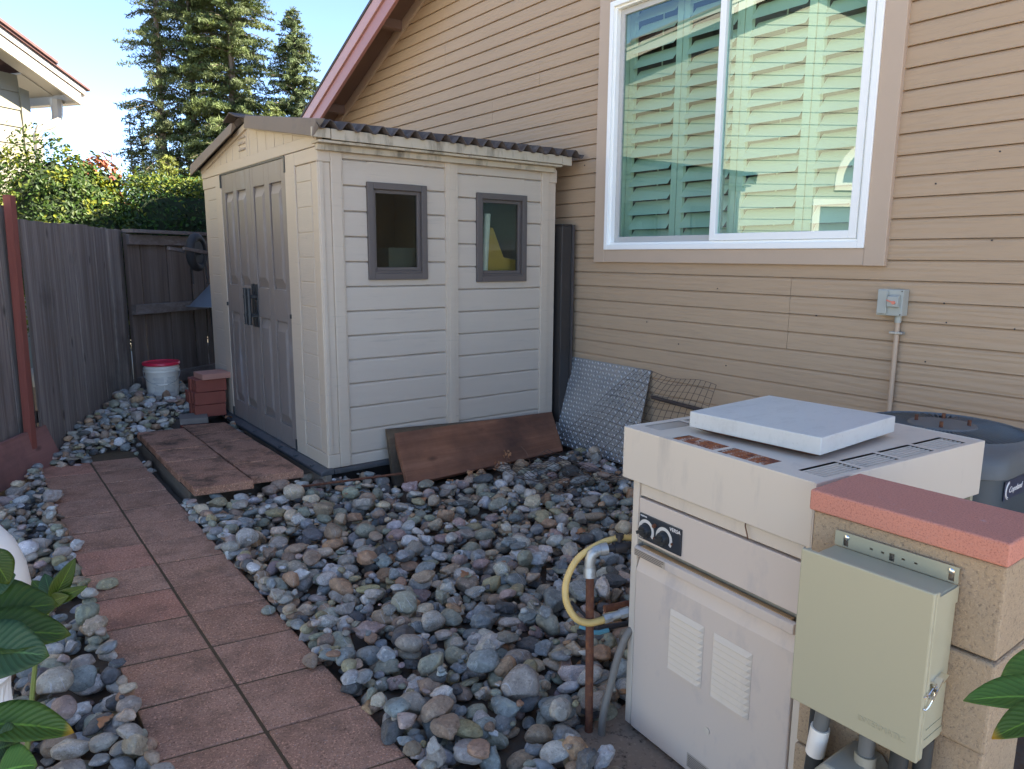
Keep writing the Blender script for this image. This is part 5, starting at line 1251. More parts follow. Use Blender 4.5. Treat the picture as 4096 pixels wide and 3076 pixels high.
q = MB(); q.box((2.745, yf-.0015, .700), (2.925, yf-.0005, .768)); sto = q.build('badge', 'sticker', acu)
text_mesh('Copeland', .030, 'print', sto, (2.785, yf-.0022, .722), (1, 0, 0), (0, 0, 1), shear=.25)
sw = MB()
for r_ in (.028, .023):
    sw.tube([(2.783+r_*math.cos(R(a)), yf-.0025, .732+r_*1.1*math.sin(R(a))) for a in range(95, 265, 12)], .0016, 5)
sw.build('badge_swoosh', 'print', sto)
pb = MB(); pb.box((2.615, .93, .62), (2.635, 1.06, .79)); tag(pb.build('notice_plate', 'boxgreen', None, bevel=.002), 'pale green notice plate between the pool heater and the air conditioner', 'plate')

# ------------------------------------------------------------------ river stones
def ico(sub):
    bm = bmesh.new(); bmesh.ops.create_icosphere(bm, subdivisions=sub, radius=1)
    v = np.array([q.co[:] for q in bm.verts]); f = np.array([[q.index for q in p.verts] for p in bm.faces]); bm.free(); return v, f
ICO = {k: ico(k) for k in (2, 3, 4)}
rs_ = np.random.default_rng(77)
NPROTO = 44
def proto_shape(i):
    r = np.random.default_rng(1000+i)
    ax = np.array([1, r.uniform(.62, .95), r.uniform(.38, .74)])
    kind = 'rounded' if i % 11 < 5 else ('angular' if i % 11 < 9 else 'flat')
    if kind == 'flat': ax[2] = r.uniform(.24, .34)
    planes = []
    if kind == 'angular':
        for _ in range(r.integers(5, 9)):
            n_ = r.normal(size=3); n_ /= np.linalg.norm(n_); planes.append((n_, r.uniform(.50, .80)))
    else:
        for _ in range(r.integers(2, 6)):
            n_ = r.normal(size=3); n_ /= np.linalg.norm(n_); planes.append((n_, r.uniform(.66, .88)))
    ws = [(r.normal(size=3)*r.uniform(.8, 2.0), r.uniform(0, 6.28), r.uniform(.02, .075)) for _ in range(7)]
    ws += [(r.normal(size=3)*r.uniform(3, 6), r.uniform(0, 6.28), r.uniform(.008, .026)) for _ in range(8)]
    def f(v):
        v = v.copy(); d = np.ones(len(v))
        for k, p, a in ws: d += a*np.sin(v@k+p)
        v = v*d[:, None]
        for n_, h in planes:
            e = v@n_-h; soft = .035 if kind == 'angular' else .08
            cut = np.where(e > -soft, np.where(e > soft, e, (e+soft)**2/(4*soft)), 0)
            v -= cut[:, None]*n_*.94
        if kind == 'angular':
            for k, p, a in ws[7:]: v *= (1+1.3*a*np.sin(v@(k*1.6)+p))[:, None]
        return v*ax
    return kind, f
PROTO = [proto_shape(i) for i in range(NPROTO)]
PV = {k: [pf(ICO[k][0]) for _, pf in PROTO] for k in ICO}
PALETTE = [('blue-grey', (0.336, 0.340, 0.312), .15, 19), ('grey', (0.462, 0.398, 0.319), .3, 17), ('green-grey', (0.371, 0.357, 0.260), .2, 14), ('dark slate', (0.155, 0.149, 0.137), .1, 7),
           ('white', (0.700, 0.660, 0.600), .35, 10), ('tan', (0.672, 0.521, 0.356), .3, 11), ('rust-brown', (0.504, 0.310, 0.185), .2, 5), ('purple-grey', (0.472, 0.340, 0.290), .2, 5),
           ('brown-grey', (0.407, 0.290, 0.195), .3, 9), ('speckled grey', (0.670, 0.598, 0.500), 1.0, 8), ('olive', (0.452, 0.382, 0.218), .4, 5)]
pw = np.array([p[3] for p in PALETTE], float); pw /= pw.sum()
CELL = .01; HX0, HY0 = -1.2, .9; NXH, NYH = 540, 780
hx = HX0+(np.arange(NXH)+.5)*CELL; hy = HY0+(np.arange(NYH)+.5)*CELL
HXX, HYY = np.meshgrid(hx, hy, indexing='ij')
Hm = gz(HXX, HYY)
def inbed(x, y, m=0.0):
    """where stones may lie"""
    if y < .95 or x < -1.15 or x > 3.90: return False
    if .336-m < x < .958+m and y < (6.22 if x > .648-m else 5.94)+sk(x)+m: return False                      # path
    if 1.0-m < x < 1.72+m and 4.56-m < y < 6.34+m: return False                    # step
    if x > 1.80-m and y > 4.43-m: return False                                     # shed
    if 1.36 < x < 1.86 and 6.3 < y < 6.83: return False                            # bricks
    if x > 1.44+m*0 and y < 1.60: return False                                     # pad
    if x > 1.40 and y < 1.0: return False
    fx_ = .377+(y-6.085)*math.tan(R(24))                                           # left fence
    if x < fx_+.03: return False
    if y > 8.165+(x-1.4)*math.tan(R(33))-.03: return False
    if (x-BK.x)**2+(y-BK.y)**2 < .155**2: return False
    if 2.18 < x < 3.72 and y > 4.00: return False                                  # under the plank
    if x > 3.70 and y > 3.5: return False
    if y < 6.35 and x < .52 and x < .515-(6.30-y)*math.tan(R(32))+.02: return False  # red board
    return True
# hard obstacles raise the height map so nothing pokes through them
Hm[(HXX > .336) & (HXX < .958) & (HYY < np.where(HXX > .648, 6.2, 5.93))] = 0.0
Hm[(HXX > 1.0) & (HXX < 1.70) & (HYY > 4.55) & (HYY < 6.33)] = .123
def rotm(yaw, tx, ty): return np.array(Euler((tx, ty, yaw)).to_matrix())
SPHERE = ICO[3][0]
stones = []   # dict per stone
def try_drop(pi, size, x, y, Rm_, sink):
    v = PV[2][pi]*size @ Rm_.T
    ci = ((v[:, 0]+x-HX0)/CELL).astype(int); cj = ((v[:, 1]+y-HY0)/CELL).astype(int)
    ok = (ci >= 0) & (ci < NXH) & (cj >= 0) & (cj < NYH)
    if not ok.all(): return None
    low = v[:, 2] < 0
    hts = Hm[ci[low], cj[low]]-v[low, 2]
    z = np.quantile(hts, .93)-sink*size
    return z, v, ci, cj
def settle(pi, size, x, y, Rm_, z, col, layer):
    v = PV[3][pi]*size @ Rm_.T if size > .03 else PV[2][pi]*size @ Rm_.T
    ci = np.clip(((v[:, 0]+x-HX0)/CELL).astype(int), 0, NXH-1); cj = np.clip(((v[:, 1]+y-HY0)/CELL).astype(int), 0, NYH-1)
    np.maximum.at(Hm, (ci, cj), v[:, 2]+z)
    stones.append(dict(p=pi, s=size, x=x, y=y, z=z, R=Rm_, col=col, layer=layer))
def rand_pos():
    while True:
        u = rs_.random()
        if u < .52: x, y = rs_.uniform(.94, 3.9), rs_.uniform(1.2, 4.72)
        elif u < .78: x, y = rs_.uniform(-1.15, .36), rs_.uniform(1.0, 6.3)
        else: x, y = rs_.uniform(.2, 2.0), rs_.uniform(5.4, 8.6)
        # skip what can never be seen
        az_ = math.atan2(x, y)
        if az_ < YAW-R(38.5) or az_ > YAW+R(38): continue
        if y < 1.55+.38*max(0, .3-x)*0 and x < .3 and y < 1.45: continue
        return x, y
def add_layer(n, smin, smax, layer, margin, tries, sink):
    for _ in range(n):
        size = float(np.exp(rs_.uniform(math.log(smin), math.log(smax))))
        pi = int(rs_.integers(NPROTO)); ci_ = int(rs_.choice(len(PALETTE), p=pw))
        best = None
        for _t in range(tries):
            x, y = rand_pos()
            if not inbed(x, y, margin+size*.12): continue
            yaw = rs_.uniform(0, 6.28); Rm_ = rotm(yaw, rs_.normal(0, .16), rs_.normal(0, .16))
            t_ = try_drop(pi, size, x, y, Rm_, sink)
            if t_ is None: continue
            z = t_[0]
            key = z-float(gz(x, y))
            if key > .125: continue
            if best is None or key < best[0]: best = (key, x, y, Rm_, z)
        if best is None: continue
        _, x, y, Rm_, z = best
        base = np.array(PALETTE[ci_][1]); g_ = base.mean()
        c = (base+rs_.normal(0, .02, 3)*g_)*rs_.uniform(.78, 1.15)
        settle(pi, size, x, y, Rm_, z, (ci_, *np.clip(c, .01, .85), PALETTE[ci_][2]*rs_.uniform(.3, 1.0)), layer)
add_layer(2700, .020, .038, 0, 0, 2, .10)
add_layer(1900, .030, .058, 1, 0, 4, .12)
# stones tucked against the path edges
_rp = rand_pos
def rand_pos():
    side_ = rs_.random() < .55
    return (rs_.uniform(.955, 1.01), rs_.uniform(1.6, 4.6)) if side_ else (rs_.uniform(.28, .345), rs_.uniform(1.4, 6.0))
add_layer(190, .026, .046, 1, 0, 2, .25)
def rand_pos(): return (rs_.uniform(.25, 1.05), rs_.uniform(5.85, 6.9))
add_layer(150, .026, .052, 1, 0, 3, .2)
def rand_pos(): return (rs_.uniform(-.75, .33), rs_.uniform(1.3, 3.0))
add_layer(160, .026, .052, 1, 0, 3, .2)
rand_pos = _rp
add_layer(640, .042, .068, 2, .0, 4, .16)
add_layer(1100, .010, .024, 3, 0, 3, .15)
# single stones that have rolled onto the pavers and step
def special(pi, size, x, y, yaw, coli, z0):
    Rm_ = rotm(yaw, .05, .03); v = PV[3][pi]*size @ Rm_.T
    base = np.array(PALETTE[coli][1])
    settle(pi, size, x, y, Rm_, z0-v[:, 2].min()-.004, (coli, *base, PALETTE[coli][2]), 4)
special(2, .050, .415, 3.60, .3, 10, 0.0); special(7, .044, .355, 4.16, .6, 4, .005); special(1, .040, .925, 2.93, 1.0, 2, 0.0); special(4, .045, .915, 2.44, 1.4, 8, .0)
print('stones', len(stones))
# which stones show largest in the photo: point splats into a small depth buffer
FWv, RTv, UPv, CL = (np.array(q[:]) for q in (fw, rt2, up2, CAMLOC))
BW, BH = 640, 481; fb_px = F_PX*BW/4096
zb = np.full((BH, BW), 1e9); sp_l = []
for i, s in enumerate(stones):
    v = PV[3][s['p']]*s['s'] @ s['R'].T+np.array([s['x'], s['y'], s['z']])-CL
    d_ = v@FWv; px = (BW/2+fb_px*(v@RTv)/d_).astype(int); py = (BH/2-fb_px*(v@UPv)/d_).astype(int)
    ok = (d_ > .2) & (px >= 0) & (px < BW) & (py >= 0) & (py < BH)
    px, py, d_ = px[ok], py[ok], d_[ok]; np.minimum.at(zb, (py, px), d_); sp_l.append((px, py, d_))
area = np.zeros(len(stones))
for i, (px, py, d_) in enumerate(sp_l):
    if not len(px): continue
    vis = (d_ <= zb[py, px]+.012)
    fx_, fy_ = px*4096/BW, py*4096/BW
    hid = ((fx_ > 2490) & (fy_ > 1720)) | ((fx_ < 200) & (fy_ > 2020) & (fy_ < 2640)) | (fx_ < 20)
    vis &= ~hid
    area[i] = len(set(zip(px[vis].tolist(), py[vis].tolist())))
order = np.argsort(-area); keep = [int(i) for i in order[:298] if area[i] > 3]
keepset = set(keep)
# labels
def where(s):
    x, y = s['x'], s['y']
    if x < .36:
        if y > 4.7: return 'beside the path below the red board'
        if y > 3.6: return 'left of the path, beyond the white pedestal'
        if y > 2.75: return 'left of the path, level with the white pedestal'
        if y > 2.1: return 'left of the path behind the big green leaves'
        return 'in the bottom left corner'
    if y > 6.9: return 'around the bucket in the fence corner'
    if y > 5.6: return 'behind the step near the brick stack'
    if x < 1.02 and y > 4.1: return 'at the foot of the raised step'
    if x < 1.12: 
        if y > 3.2: return 'along the right path edge, towards the step'
        if y > 2.3: return 'along the right path edge, mid-way'
        return 'along the right path edge, at the bottom'
    if y > 4.0: return 'in front of the shed base'
    if x > 2.5: return 'near the flat wire mesh' if y > 3.1 else 'beyond the pool heater'
    if y > 3.4: return 'in front of the wide brown plank'
    if y < 1.85: return 'beside the concrete pad'
    if y < 2.2: return 'near the rusty gas riser'
    if y < 2.8: return 'in the nearer middle of the rock bed'
    return 'in the farther middle of the rock bed'
xy = np.array([[s['x'], s['y']] for s in stones]); kx = xy[keep]
def near(i, used):
    d_ = np.hypot(*(kx-xy[i]).T); 
    for j in np.argsort(d_)[1:]:
        c_ = PALETTE[stones[keep[j]]['col'][0]][0]
        if c_ not in used: return c_
    return 'grey'
def art(w_): return 'an' if w_[0] in 'aeiou' else 'a'
lab = {}; seen = {}
for i in keep:
    s = stones[i]; cn = PALETTE[s['col'][0]][0]; kd = PROTO[s['p']][0]
    sz = 'large' if s['s'] > .053 else ('small' if s['s'] < .036 else 'medium')
    lab[i] = [sz, kd, cn, where(s)]
def text_of(i, lvl):
    a = lab[i]; cn = a[2]; n1 = near(i, ())
    base_ = f'{a[0]} {a[1]} {cn} stone {a[3]}'
    if lvl == 0: return base_
    if lvl == 1: return f'{a[0]} {a[1]} {cn} stone by {art(n1)} {n1} one {a[3]}'
    n2 = near(i, (n1,))
    return f'{a[0]} {a[1]} {cn} stone by {n1} and {n2} ones {a[3]}'
final = {}
for lvl in range(3):
    cur = {i: text_of(i, lvl) for i in keep if i not in final}
    cnt = {}
    for tx in cur.values(): cnt[tx] = cnt.get(tx, 0)+1
    for i, tx in cur.items():
        if cnt[tx] == 1 and tx not in final.values() and len(tx.split()) <= 16: final[i] = tx
rest = [i for i in keep if i not in final]
byl = {}
for i in rest: byl.setdefault(text_of(i, 0), []).append(i)
for tx, ii in byl.items():
    ii.sort(key=lambda q: np.hypot(*xy[q]))
    wds = ['nearest', 'second nearest', 'third nearest', 'fourth nearest', 'fifth nearest', 'sixth nearest']
    for q, i in enumerate(ii): final[i] = f'{wds[min(q, 5)]} {tx}'
# individual stones
cache = {}
for i in keep:
    s = stones[i]; key = s['p']
    if key not in cache:
        o = npmesh('river_stone', PV[4][key], ICO[4][1], 'stone'); cache[key] = o.data
    else: o = link(bpy.data.objects.new('river_stone', cache[key]))
    m4 = Matrix(s['R'].tolist()).to_4x4(); 
    for a_ in range(3):
        for b__ in range(3): m4[a_][b__] *= s['s']
    o.matrix_world = Matrix.Translation((s['x'], s['y'], s['z'])) @ m4
    o.color = s['col'][1:]
    tag(o, final[i], 'stone', 'river stones in the rock beds')
# the rest as one mass
vs, fs, cs, b0 = [], [], [], 0
for i, s in enumerate(stones):
    if i in keepset: continue
    k_ = 3 if area[i] > 6 else 2
    v = PV[k_][s['p']]*s['s'] @ s['R'].T+np.array([s['x'], s['y'], s['z']])
    vs.append(v); fs.append(ICO[k_][1]+b0); cs.append(np.tile(np.array(s['col'][1:]), (len(v), 1))); b0 += len(v)
o = npmesh('river_stones', np.concatenate(vs), np.concatenate(fs), 'stone_mass', None, True, np.concatenate(cs), 'scol')
tag(o, 'smaller mixed grey, white and tan river stones filling the beds', 'stones', None, 'stuff')
# dry leaves and twigs on the stones
def hz(x, y): return float(Hm[min(max(int((x-HX0)/CELL), 0), NXH-1), min(max(int((y-HY0)/CELL), 0), NYH-1)])
def dryleaf(x, y, size, yaw, label, z=None):
    n1 = 9; mb = MB(); vs_ = []; 
    for i in range(n1+1):
        t_ = i/n1; w_ = math.sin(math.pi*t_**.8)*.33*(1+.35*math.sin(i*2.4))
        for sgn in (-1, 0, 1): vs_.append((size*(t_-.5), size*w_*sgn, size*(.16*math.sin(t_*3.1)+abs(sgn)*.12*math.sin(t_*5))))
    mb.add(vs_, [(3*i+k_, 3*i+k_+1, 3*i+k_+4, 3*i+k_+3) for i in range(n1) for k_ in (0, 1)])
    o = mb.build('dry_leaf', 'dryleaf', None, smooth='all'); md = o.modifiers.new('thick', 'SOLIDIFY'); md.thickness = .0006
    o.location = (x, y, (hz(x, y) if z is None else z)+.004); o.rotation_euler = (random.uniform(-.4, .4), random.uniform(-.3, .3), yaw)
    return tag(o, label, 'leaf', 'dry leaves on the stones and step')
random.seed(12)
for x, y, s_, l_ in ((3.02, 3.60, .085, 'tan curled dry leaf on the flat wire mesh'), (3.32, 3.52, .07, 'dry leaf on the stones just beyond the flat wire mesh'), (2.42, 3.86, .06, 'dry leaf under the left end of the wide brown plank'), (2.62, 3.92, .07, 'crumpled dry leaf by the middle of the wide brown plank'),
                 (2.15, 3.72, .055, 'orange dry leaf among stones in front of the plank end'), (1.90, 4.05, .06, 'orange-brown dry leaf near the thin rusty rod'), (3.42, 3.86, .07, 'dry leaf caught between plank and tread metal sheet'), (2.95, 3.95, .06, 'dry leaf behind the flat wire mesh under the plank edge'),
                 (1.72, 2.62, .06, 'pinkish dry leaf in the middle of the rock bed'), (2.45, 3.30, .05, 'dry brown leaf in front of the flat wire mesh'), (.24, 2.42, .06, 'pale dry leaf by the left path edge'), (-.05, 1.86, .06, 'tan dry leaf standing among stones by the white pedestal'),
                 (1.46, 1.28, .10, 'pale curled leaf on the concrete pad by the grey conduit'), (1.66, 4.15, .05, 'dry leaf between the step and the shed base corner')):
    dryleaf(x, y, s_, random.uniform(0, 6.28), l_, -.03 if 'concrete' in l_ else None)
rl = random.Random(31)
for l_, x, y in (('by the flat mesh corner nearest the heater', 3.30, 3.30), ('beneath the leaning mesh foot', 3.50, 3.05), ('between two grey stones before the plank', 2.75, 3.72), ('near the tread metal foot', 3.50, 3.72), ('left of the flat mesh', 2.60, 3.55), ('by the dry weed', 2.80, 3.88), ('below the shed corner', 1.78, 4.22), ('near the path edge by the step', 1.10, 4.20), ('beside the gas riser', 1.75, 1.95), ('right of the rock bed middle', 2.55, 2.75)):
    dryleaf(x, y, rl.uniform(.035, .06), rl.uniform(0, 6), 'small brown dry leaf '+l_)
dryleaf(1.745, 6.33, .075, .4, 'orange dry leaf on the step against the brick stack', .125); dryleaf(1.70, 6.05, .05, 2.2, 'small pale dry leaf on the step by the shed door', .125); dryleaf(1.42, 5.3, .03, 1.2, 'tiny pale leaf scrap on the middle of the raised step', .125)
for k_, (x, y, a, L, l_) in enumerate(((2.70, 3.02, .3, .16, 'bunch of red-brown dry needles on the stones before the mesh'), (1.75, 3.05, 2.0, .13, 'red-brown dry needles in the rock bed centre'), (2.05, 3.95, 1.0, .12, 'red-brown dry needles on stones near the plank end'), (1.50, 1.18, .5, .12, 'red-brown dry needles on the concrete pad edge'))):
    mb = MB()
    for q in range(16):
        b = a+random.uniform(-.5, .5); L2 = L*random.uniform(.5, 1); ox, oy = random.uniform(-.03, .03), random.uniform(-.03, .03)
        zc = (hz(x, y) if y > 1.6 else -.033)+random.uniform(.002, .02)
        mb.tube([(x+ox-math.cos(b)*L2/2, y+oy-math.sin(b)*L2/2, zc), (x+ox, y+oy, zc+.008), (x+ox+math.cos(b)*L2/2, y+oy+math.sin(b)*L2/2, zc)], .0013, 4)
    tag(mb.build('dry_needles', 'twig', None), l_, 'needles', None, 'stuff')
# ------------------------------------------------------------------ foliage helpers
def leaves_np(pos, out, size, asp, rg, droop=.0, fold=.22):
    """two-triangle folded leaf at each position, facing roughly along out"""
    n_ = len(pos)
    nrm = out+rg.normal(0, .55, (n_, 3)); nrm /= np.linalg.norm(nrm, axis=1)[:, None]
    t_ = np.cross(nrm, rg.normal(size=(n_, 3))); t_ /= np.linalg.norm(t_, axis=1)[:, None]
    t_[:, 2] -= droop; t_ /= np.linalg.norm(t_, axis=1)[:, None]
    b_ = np.cross(nrm, t_); b_ /= np.linalg.norm(b_, axis=1)[:, None]
    L_ = size[:, None]; 
    p0 = pos-t_*L_*.5; p3 = pos+t_*L_*.5; mid = pos-t_*L_*.04
    l1 = mid+b_*L_*asp*.5+nrm*L_*fold*asp; r1 = mid-b_*L_*asp*.5+nrm*L_*fold*asp
    l2 = pos+t_*L_*.26+b_*L_*asp*.38+nrm*L_*fold*asp*.6; r2 = pos+t_*L_*.26-b_*L_*asp*.38+nrm*L_*fold*asp*.6
    V = np.stack([p0, l1, l2, p3, r2, r1], 1).reshape(-1, 3)
    b = np.arange(n_)[:, None]*6
    F = np.concatenate([b+np.array([[0, 1, 2, 3]]), b+np.array([[0, 3, 4, 5]])])
    return V, F
def bumpy(d, seed, amp):
    r = np.random.default_rng(seed); o_ = np.ones(len(d))
    for _ in range(9):
        k = r.normal(size=3)*r.uniform(2, 5.5); o_ += amp*np.sin(d@k+r.uniform(0, 6.28))/2
    return o_
def shrub(name, label, cat, center, radii, n, seed, size, palette, power=2.0, amp=.10, group=None, tips=None, base_z=-.05, twigs=10, turn=0, yng=1.0):
    rg = np.random.default_rng(seed); c = np.array(center); rad = np.array(radii)
    root = thing(name, label, cat, (center[0], center[1], base_z), 0, group)
    d = rg.normal(size=(n, 3)); d /= np.linalg.norm(d, axis=1)[:, None]
    sup = (np.abs(d)**power).sum(1)**(-1/power)            # superellipsoid, boxier for power > 2
    rr = rg.uniform(0, 1, n)**.33*.42+.58
    shell = sup*bumpy(d, seed, amp)
    tm_ = np.array([[math.cos(turn), -math.sin(turn), 0], [math.sin(turn), math.cos(turn), 0], [0, 0, 1]])
    pos = c+(d*rad*(shell*rr)[:, None])@tm_.T; d = d@tm_.T
    keepm = pos[:, 2] > base_z+.1
    pos, d, rr = pos[keepm], d[keepm], rr[keepm]
    # twig tips pushed out for an uneven outline
    k = int(len(pos)*.05); pos[:k] += d[:k]*rg.uniform(.02, .10, (k, 1))+np.array([0, 0, 1])*rg.uniform(0, .06, (k, 1))
    V, F = leaves_np(pos, d, size*rg.uniform(.65, 1.25, len(pos)), .52, rg)
    cols = np.array([p[0] for p in palette]); w_ = np.array([p[1] for p in palette], float); w_ /= w_.sum()
    clump = np.sin(pos@np.array([9.1, 5.3, 7.7]))+np.sin(pos@np.array([-6.3, 8.9, 11.2]))
    ci_ = rg.choice(len(cols), len(pos), p=w_)
    col = cols[ci_]*rg.uniform(.75, 1.25, (len(pos), 1))
    young = (clump > .95) & (rr > .86) & (rg.random(len(pos)) < .75*yng)
    col[young] = np.array([.14, .155, .016])*rg.uniform(.8, 1.25, (young.sum(), 1))
    if tips is not None:
        tm = (d[:, 2] > .62) & (rr > .80) & (rg.random(len(pos)) < .6)
        col[tm] = np.array(tips)*rg.uniform(.7, 1.3, (tm.sum(), 1))
    rgba = np.repeat(np.c_[col, np.ones(len(col))], 6, 0)
    npmesh('foliage', V, F, 'leaf', root, False, rgba)
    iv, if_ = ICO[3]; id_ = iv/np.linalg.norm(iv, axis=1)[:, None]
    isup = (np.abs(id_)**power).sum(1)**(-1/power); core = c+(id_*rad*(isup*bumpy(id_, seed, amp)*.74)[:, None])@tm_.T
    npmesh('shade_core', core, if_, 'deepleaf', root, True)
    st_ = MB()
    for i in range(twigs):
        a = rg.uniform(0, 6.28); q = c+np.array([math.cos(a)*rad[0]*.55, math.sin(a)*rad[1]*.55, rad[2]*rg.uniform(-.2, .5)])
        b0_ = np.array([center[0]+rg.uniform(-.1, .1), center[1]+rg.uniform(-.1, .1), base_z])
        st_.tube([b0_, (b0_*.5+q*.5)+rg.normal(0, .05, 3), q], [.03, .02, .008], 6)
    st_.build('stem', 'bark', root, smooth=True); return root
G_ = [((.030, .060, .010), 5), ((.042, .080, .012), 4), ((.020, .040, .010), 3), ((.07, .10, .016), 2), ((.10, .12, .025), 1)]
shrub('leafy_bush', 'rounded glossy green bush with yellow shoots behind the left fence', 'bush', (1.04, 9.05, 1.50), (.76, .66, 1.02), 24000, 3, .050, G_, 2.3, .13)
GD = [((.017, .042, .010), 5), ((.026, .062, .013), 4), ((.036, .085, .014), 3), ((.014, .027, .011), 3)]
hc = Vector((1.40, 8.165, 0))+d2_*1.36-n2*.66
shrub('clipped_hedge', 'square clipped dark green hedge with yellow-green top behind the rear fence', 'hedge', (hc.x, hc.y, 1.45), (1.02, .46, .94), 20000, 8, .050, GD, 7.0, .035, None, (.10, .125, .016), turn=R(33), yng=.25)
hc2 = hc-d2_*.95-n2*.25
shrub('photinia_bush', 'red-tipped shrub rising at the left end of the clipped hedge', 'shrub', (hc2.x, hc2.y, 1.85), (.30, .28, .66), 2200, 21, .070, [((.05, .085, .018), 3), ((.16, .06, .03), 1)], 2.6, .12, None, (.30, .095, .06))

# ------------------------------------------------------------------ conifers
def conifer(name, label, base, H, crown0, rmax, seed, nb, dens, col, prof=1.0, open_=0.0, trunk_r=.3, cat='tree', spray=.26, group='tall conifers beyond the fences'):
    rg = np.random.default_rng(seed); root = thing(name, label, cat, base, 0, group); B = np.array(base, float)
    tb__ = MB(); br = tb__; tb__.tube([B+np.array([.05*math.sin(i*1.7), .05*math.cos(i*2.1), H*i/8]) for i in range(9)], [trunk_r*(1-.93*i/8) for i in range(9)], 8)
    P_, D_, L_, C_ = [], [], [], []
    for i in range(nb):
        t_ = rg.random()**.9; z = crown0+(H-crown0)*t_
        R_ = rmax*((1-t_)**prof)*rg.uniform(.55, 1.12)+.25
        if open_ and rg.random() < open_: R_ *= .45
        a = rg.uniform(0, 6.28); out = np.array([math.cos(a), math.sin(a), 0])
        rise = .30*t_-.18
        tip = B+np.array([0, 0, z])+out*R_+np.array([0, 0, R_*rise])
        if i % 3 == 0: br.tube([B+np.array([0, 0, z]), B+np.array([0, 0, z])+out*R_*.5+np.array([0, 0, R_*.12]), tip], [.05, .03, .012], 4, False)
        m = max(4, int(R_*dens)); s = rg.random(m)**.7
        ptn = B+np.array([0, 0, z])+out*(s*R_)[:, None]+np.array([0, 0, 1])*((.5*s-.5*s*s)*R_*.5+rise*R_*s)[:, None]
        ptn += rg.normal(0, 1, (m, 3))*np.array([.13, .13, .085])*(0.4+.6*(1-t_))
        P_.append(ptn); D_.append(np.tile(out*.6+np.array([0, 0, .5]), (m, 1))); sh = rg.uniform(.6, 1.35)
        C_.append(np.tile(np.array(col)*sh, (m, 1))*rg.uniform(.75, 1.3, (m, 1)))
    P_ = np.concatenate(P_); D_ = np.concatenate(D_); C_ = np.concatenate(C_)
    V, F = leaves_np(P_, D_, spray*rg.uniform(.55, 1.3, len(P_)), .20, rg, .35, .1)
    npmesh('crown', V, F, 'needle', root, False, np.repeat(np.c_[C_, np.ones(len(C_))], 6, 0))
    br.build('trunk', 'bark', root, smooth=True); return root
conifer('redwood_tree', 'tall open redwood, thin crown with its bare trunk showing', (9.95, 45.4, -1), 27, 4, 2.25, 31, 380, 60, (.072, .088, .034), .35, .4, .25)
conifer('redwood_tree', 'tall dense redwood, right one of the central clump', (13.3, 43.6, -1), 26, 1.5, 3.1, 33, 900, 66, (.088, .114, .040), .45, .0, .30)
conifer('redwood_tree', 'tall redwood, left one of the central clump with pale trunk', (11.7, 45.6, -1), 27, 2, 2.9, 35, 700, 60, (.074, .10, .038), .40, .15, .28)
conifer('redwood_tree', 'smaller pointed conifer standing alone near our roof edge', (16.0, 41.2, -1), 15.7, 2.0, 3.3, 37, 620, 54, (.066, .090, .034), .70, .1, .16)
conifer('redwood_tree', 'young bright green conifer low on the right of the clump', (14.2, 40.0, -1), 10.2, 1.0, 2.6, 38, 420, 52, (.105, .130, .040), .6, .0, .15)
conifer('cypress_tree', 'thin dark cypress spire, left one of the pair', (8.42, 46.2, -1), 10.0, .5, .40, 41, 300, 26, (.045, .060, .028), .35, 0, .12, 'tree', .22, 'cypress spires')
conifer('cypress_tree', 'thin dark cypress spire, right one of the pair', (8.95, 45.9, -1), 10.6, .5, .42, 42, 300, 26, (.048, .062, .028), .35, 0, .12, 'tree', .22, 'cypress spires')
conifer('leafy_tree', 'small sunlit yellow-green tree low beside the cypress spires', (9.2, 41.5, -1), 7.4, .8, 1.3, 43, 200, 40, (.15, .17, .035), .5, 0, .15, 'tree', .25, None)

# ------------------------------------------------------------------ white pedestal urn and the large-leaved plants close to the camera
un_ = thing('pedestal_urn', 'white fluted pedestal with a rounded top at the left frame edge', 'pedestal', (-.085, 2.20, -.05))
q = MB(); q.lathe([(.17, .78), (.172, .80), (.165, .83), (.14, .855), (.08, .865), (.0001, .866)][::-1][::-1], (-.085, 2.20, -.05), 48) if False else None
q = MB(); q.lathe([(.06, .50), (.10, .53), (.142, .58), (.160, .64), (.164, .70), (.158, .76), (.140, .82), (.108, .87), (.06, .90), (.0001, .905)], (-.085, 2.20, -.05), 56); q.build('globe_top', 'whitepot', un_, smooth=True)
q = MB(); q.lathe([(.145, .0), (.145, .03), (.12, .05), (.102, .08), (.098, .25), (.094, .42), (.098, .46), (.11, .48), (.075, .50)], (-.085, 2.20, -.05), 56, flute=lambda i: 3 <= i <= 5); q.build('fluted_shaft', 'whitepot', un_)

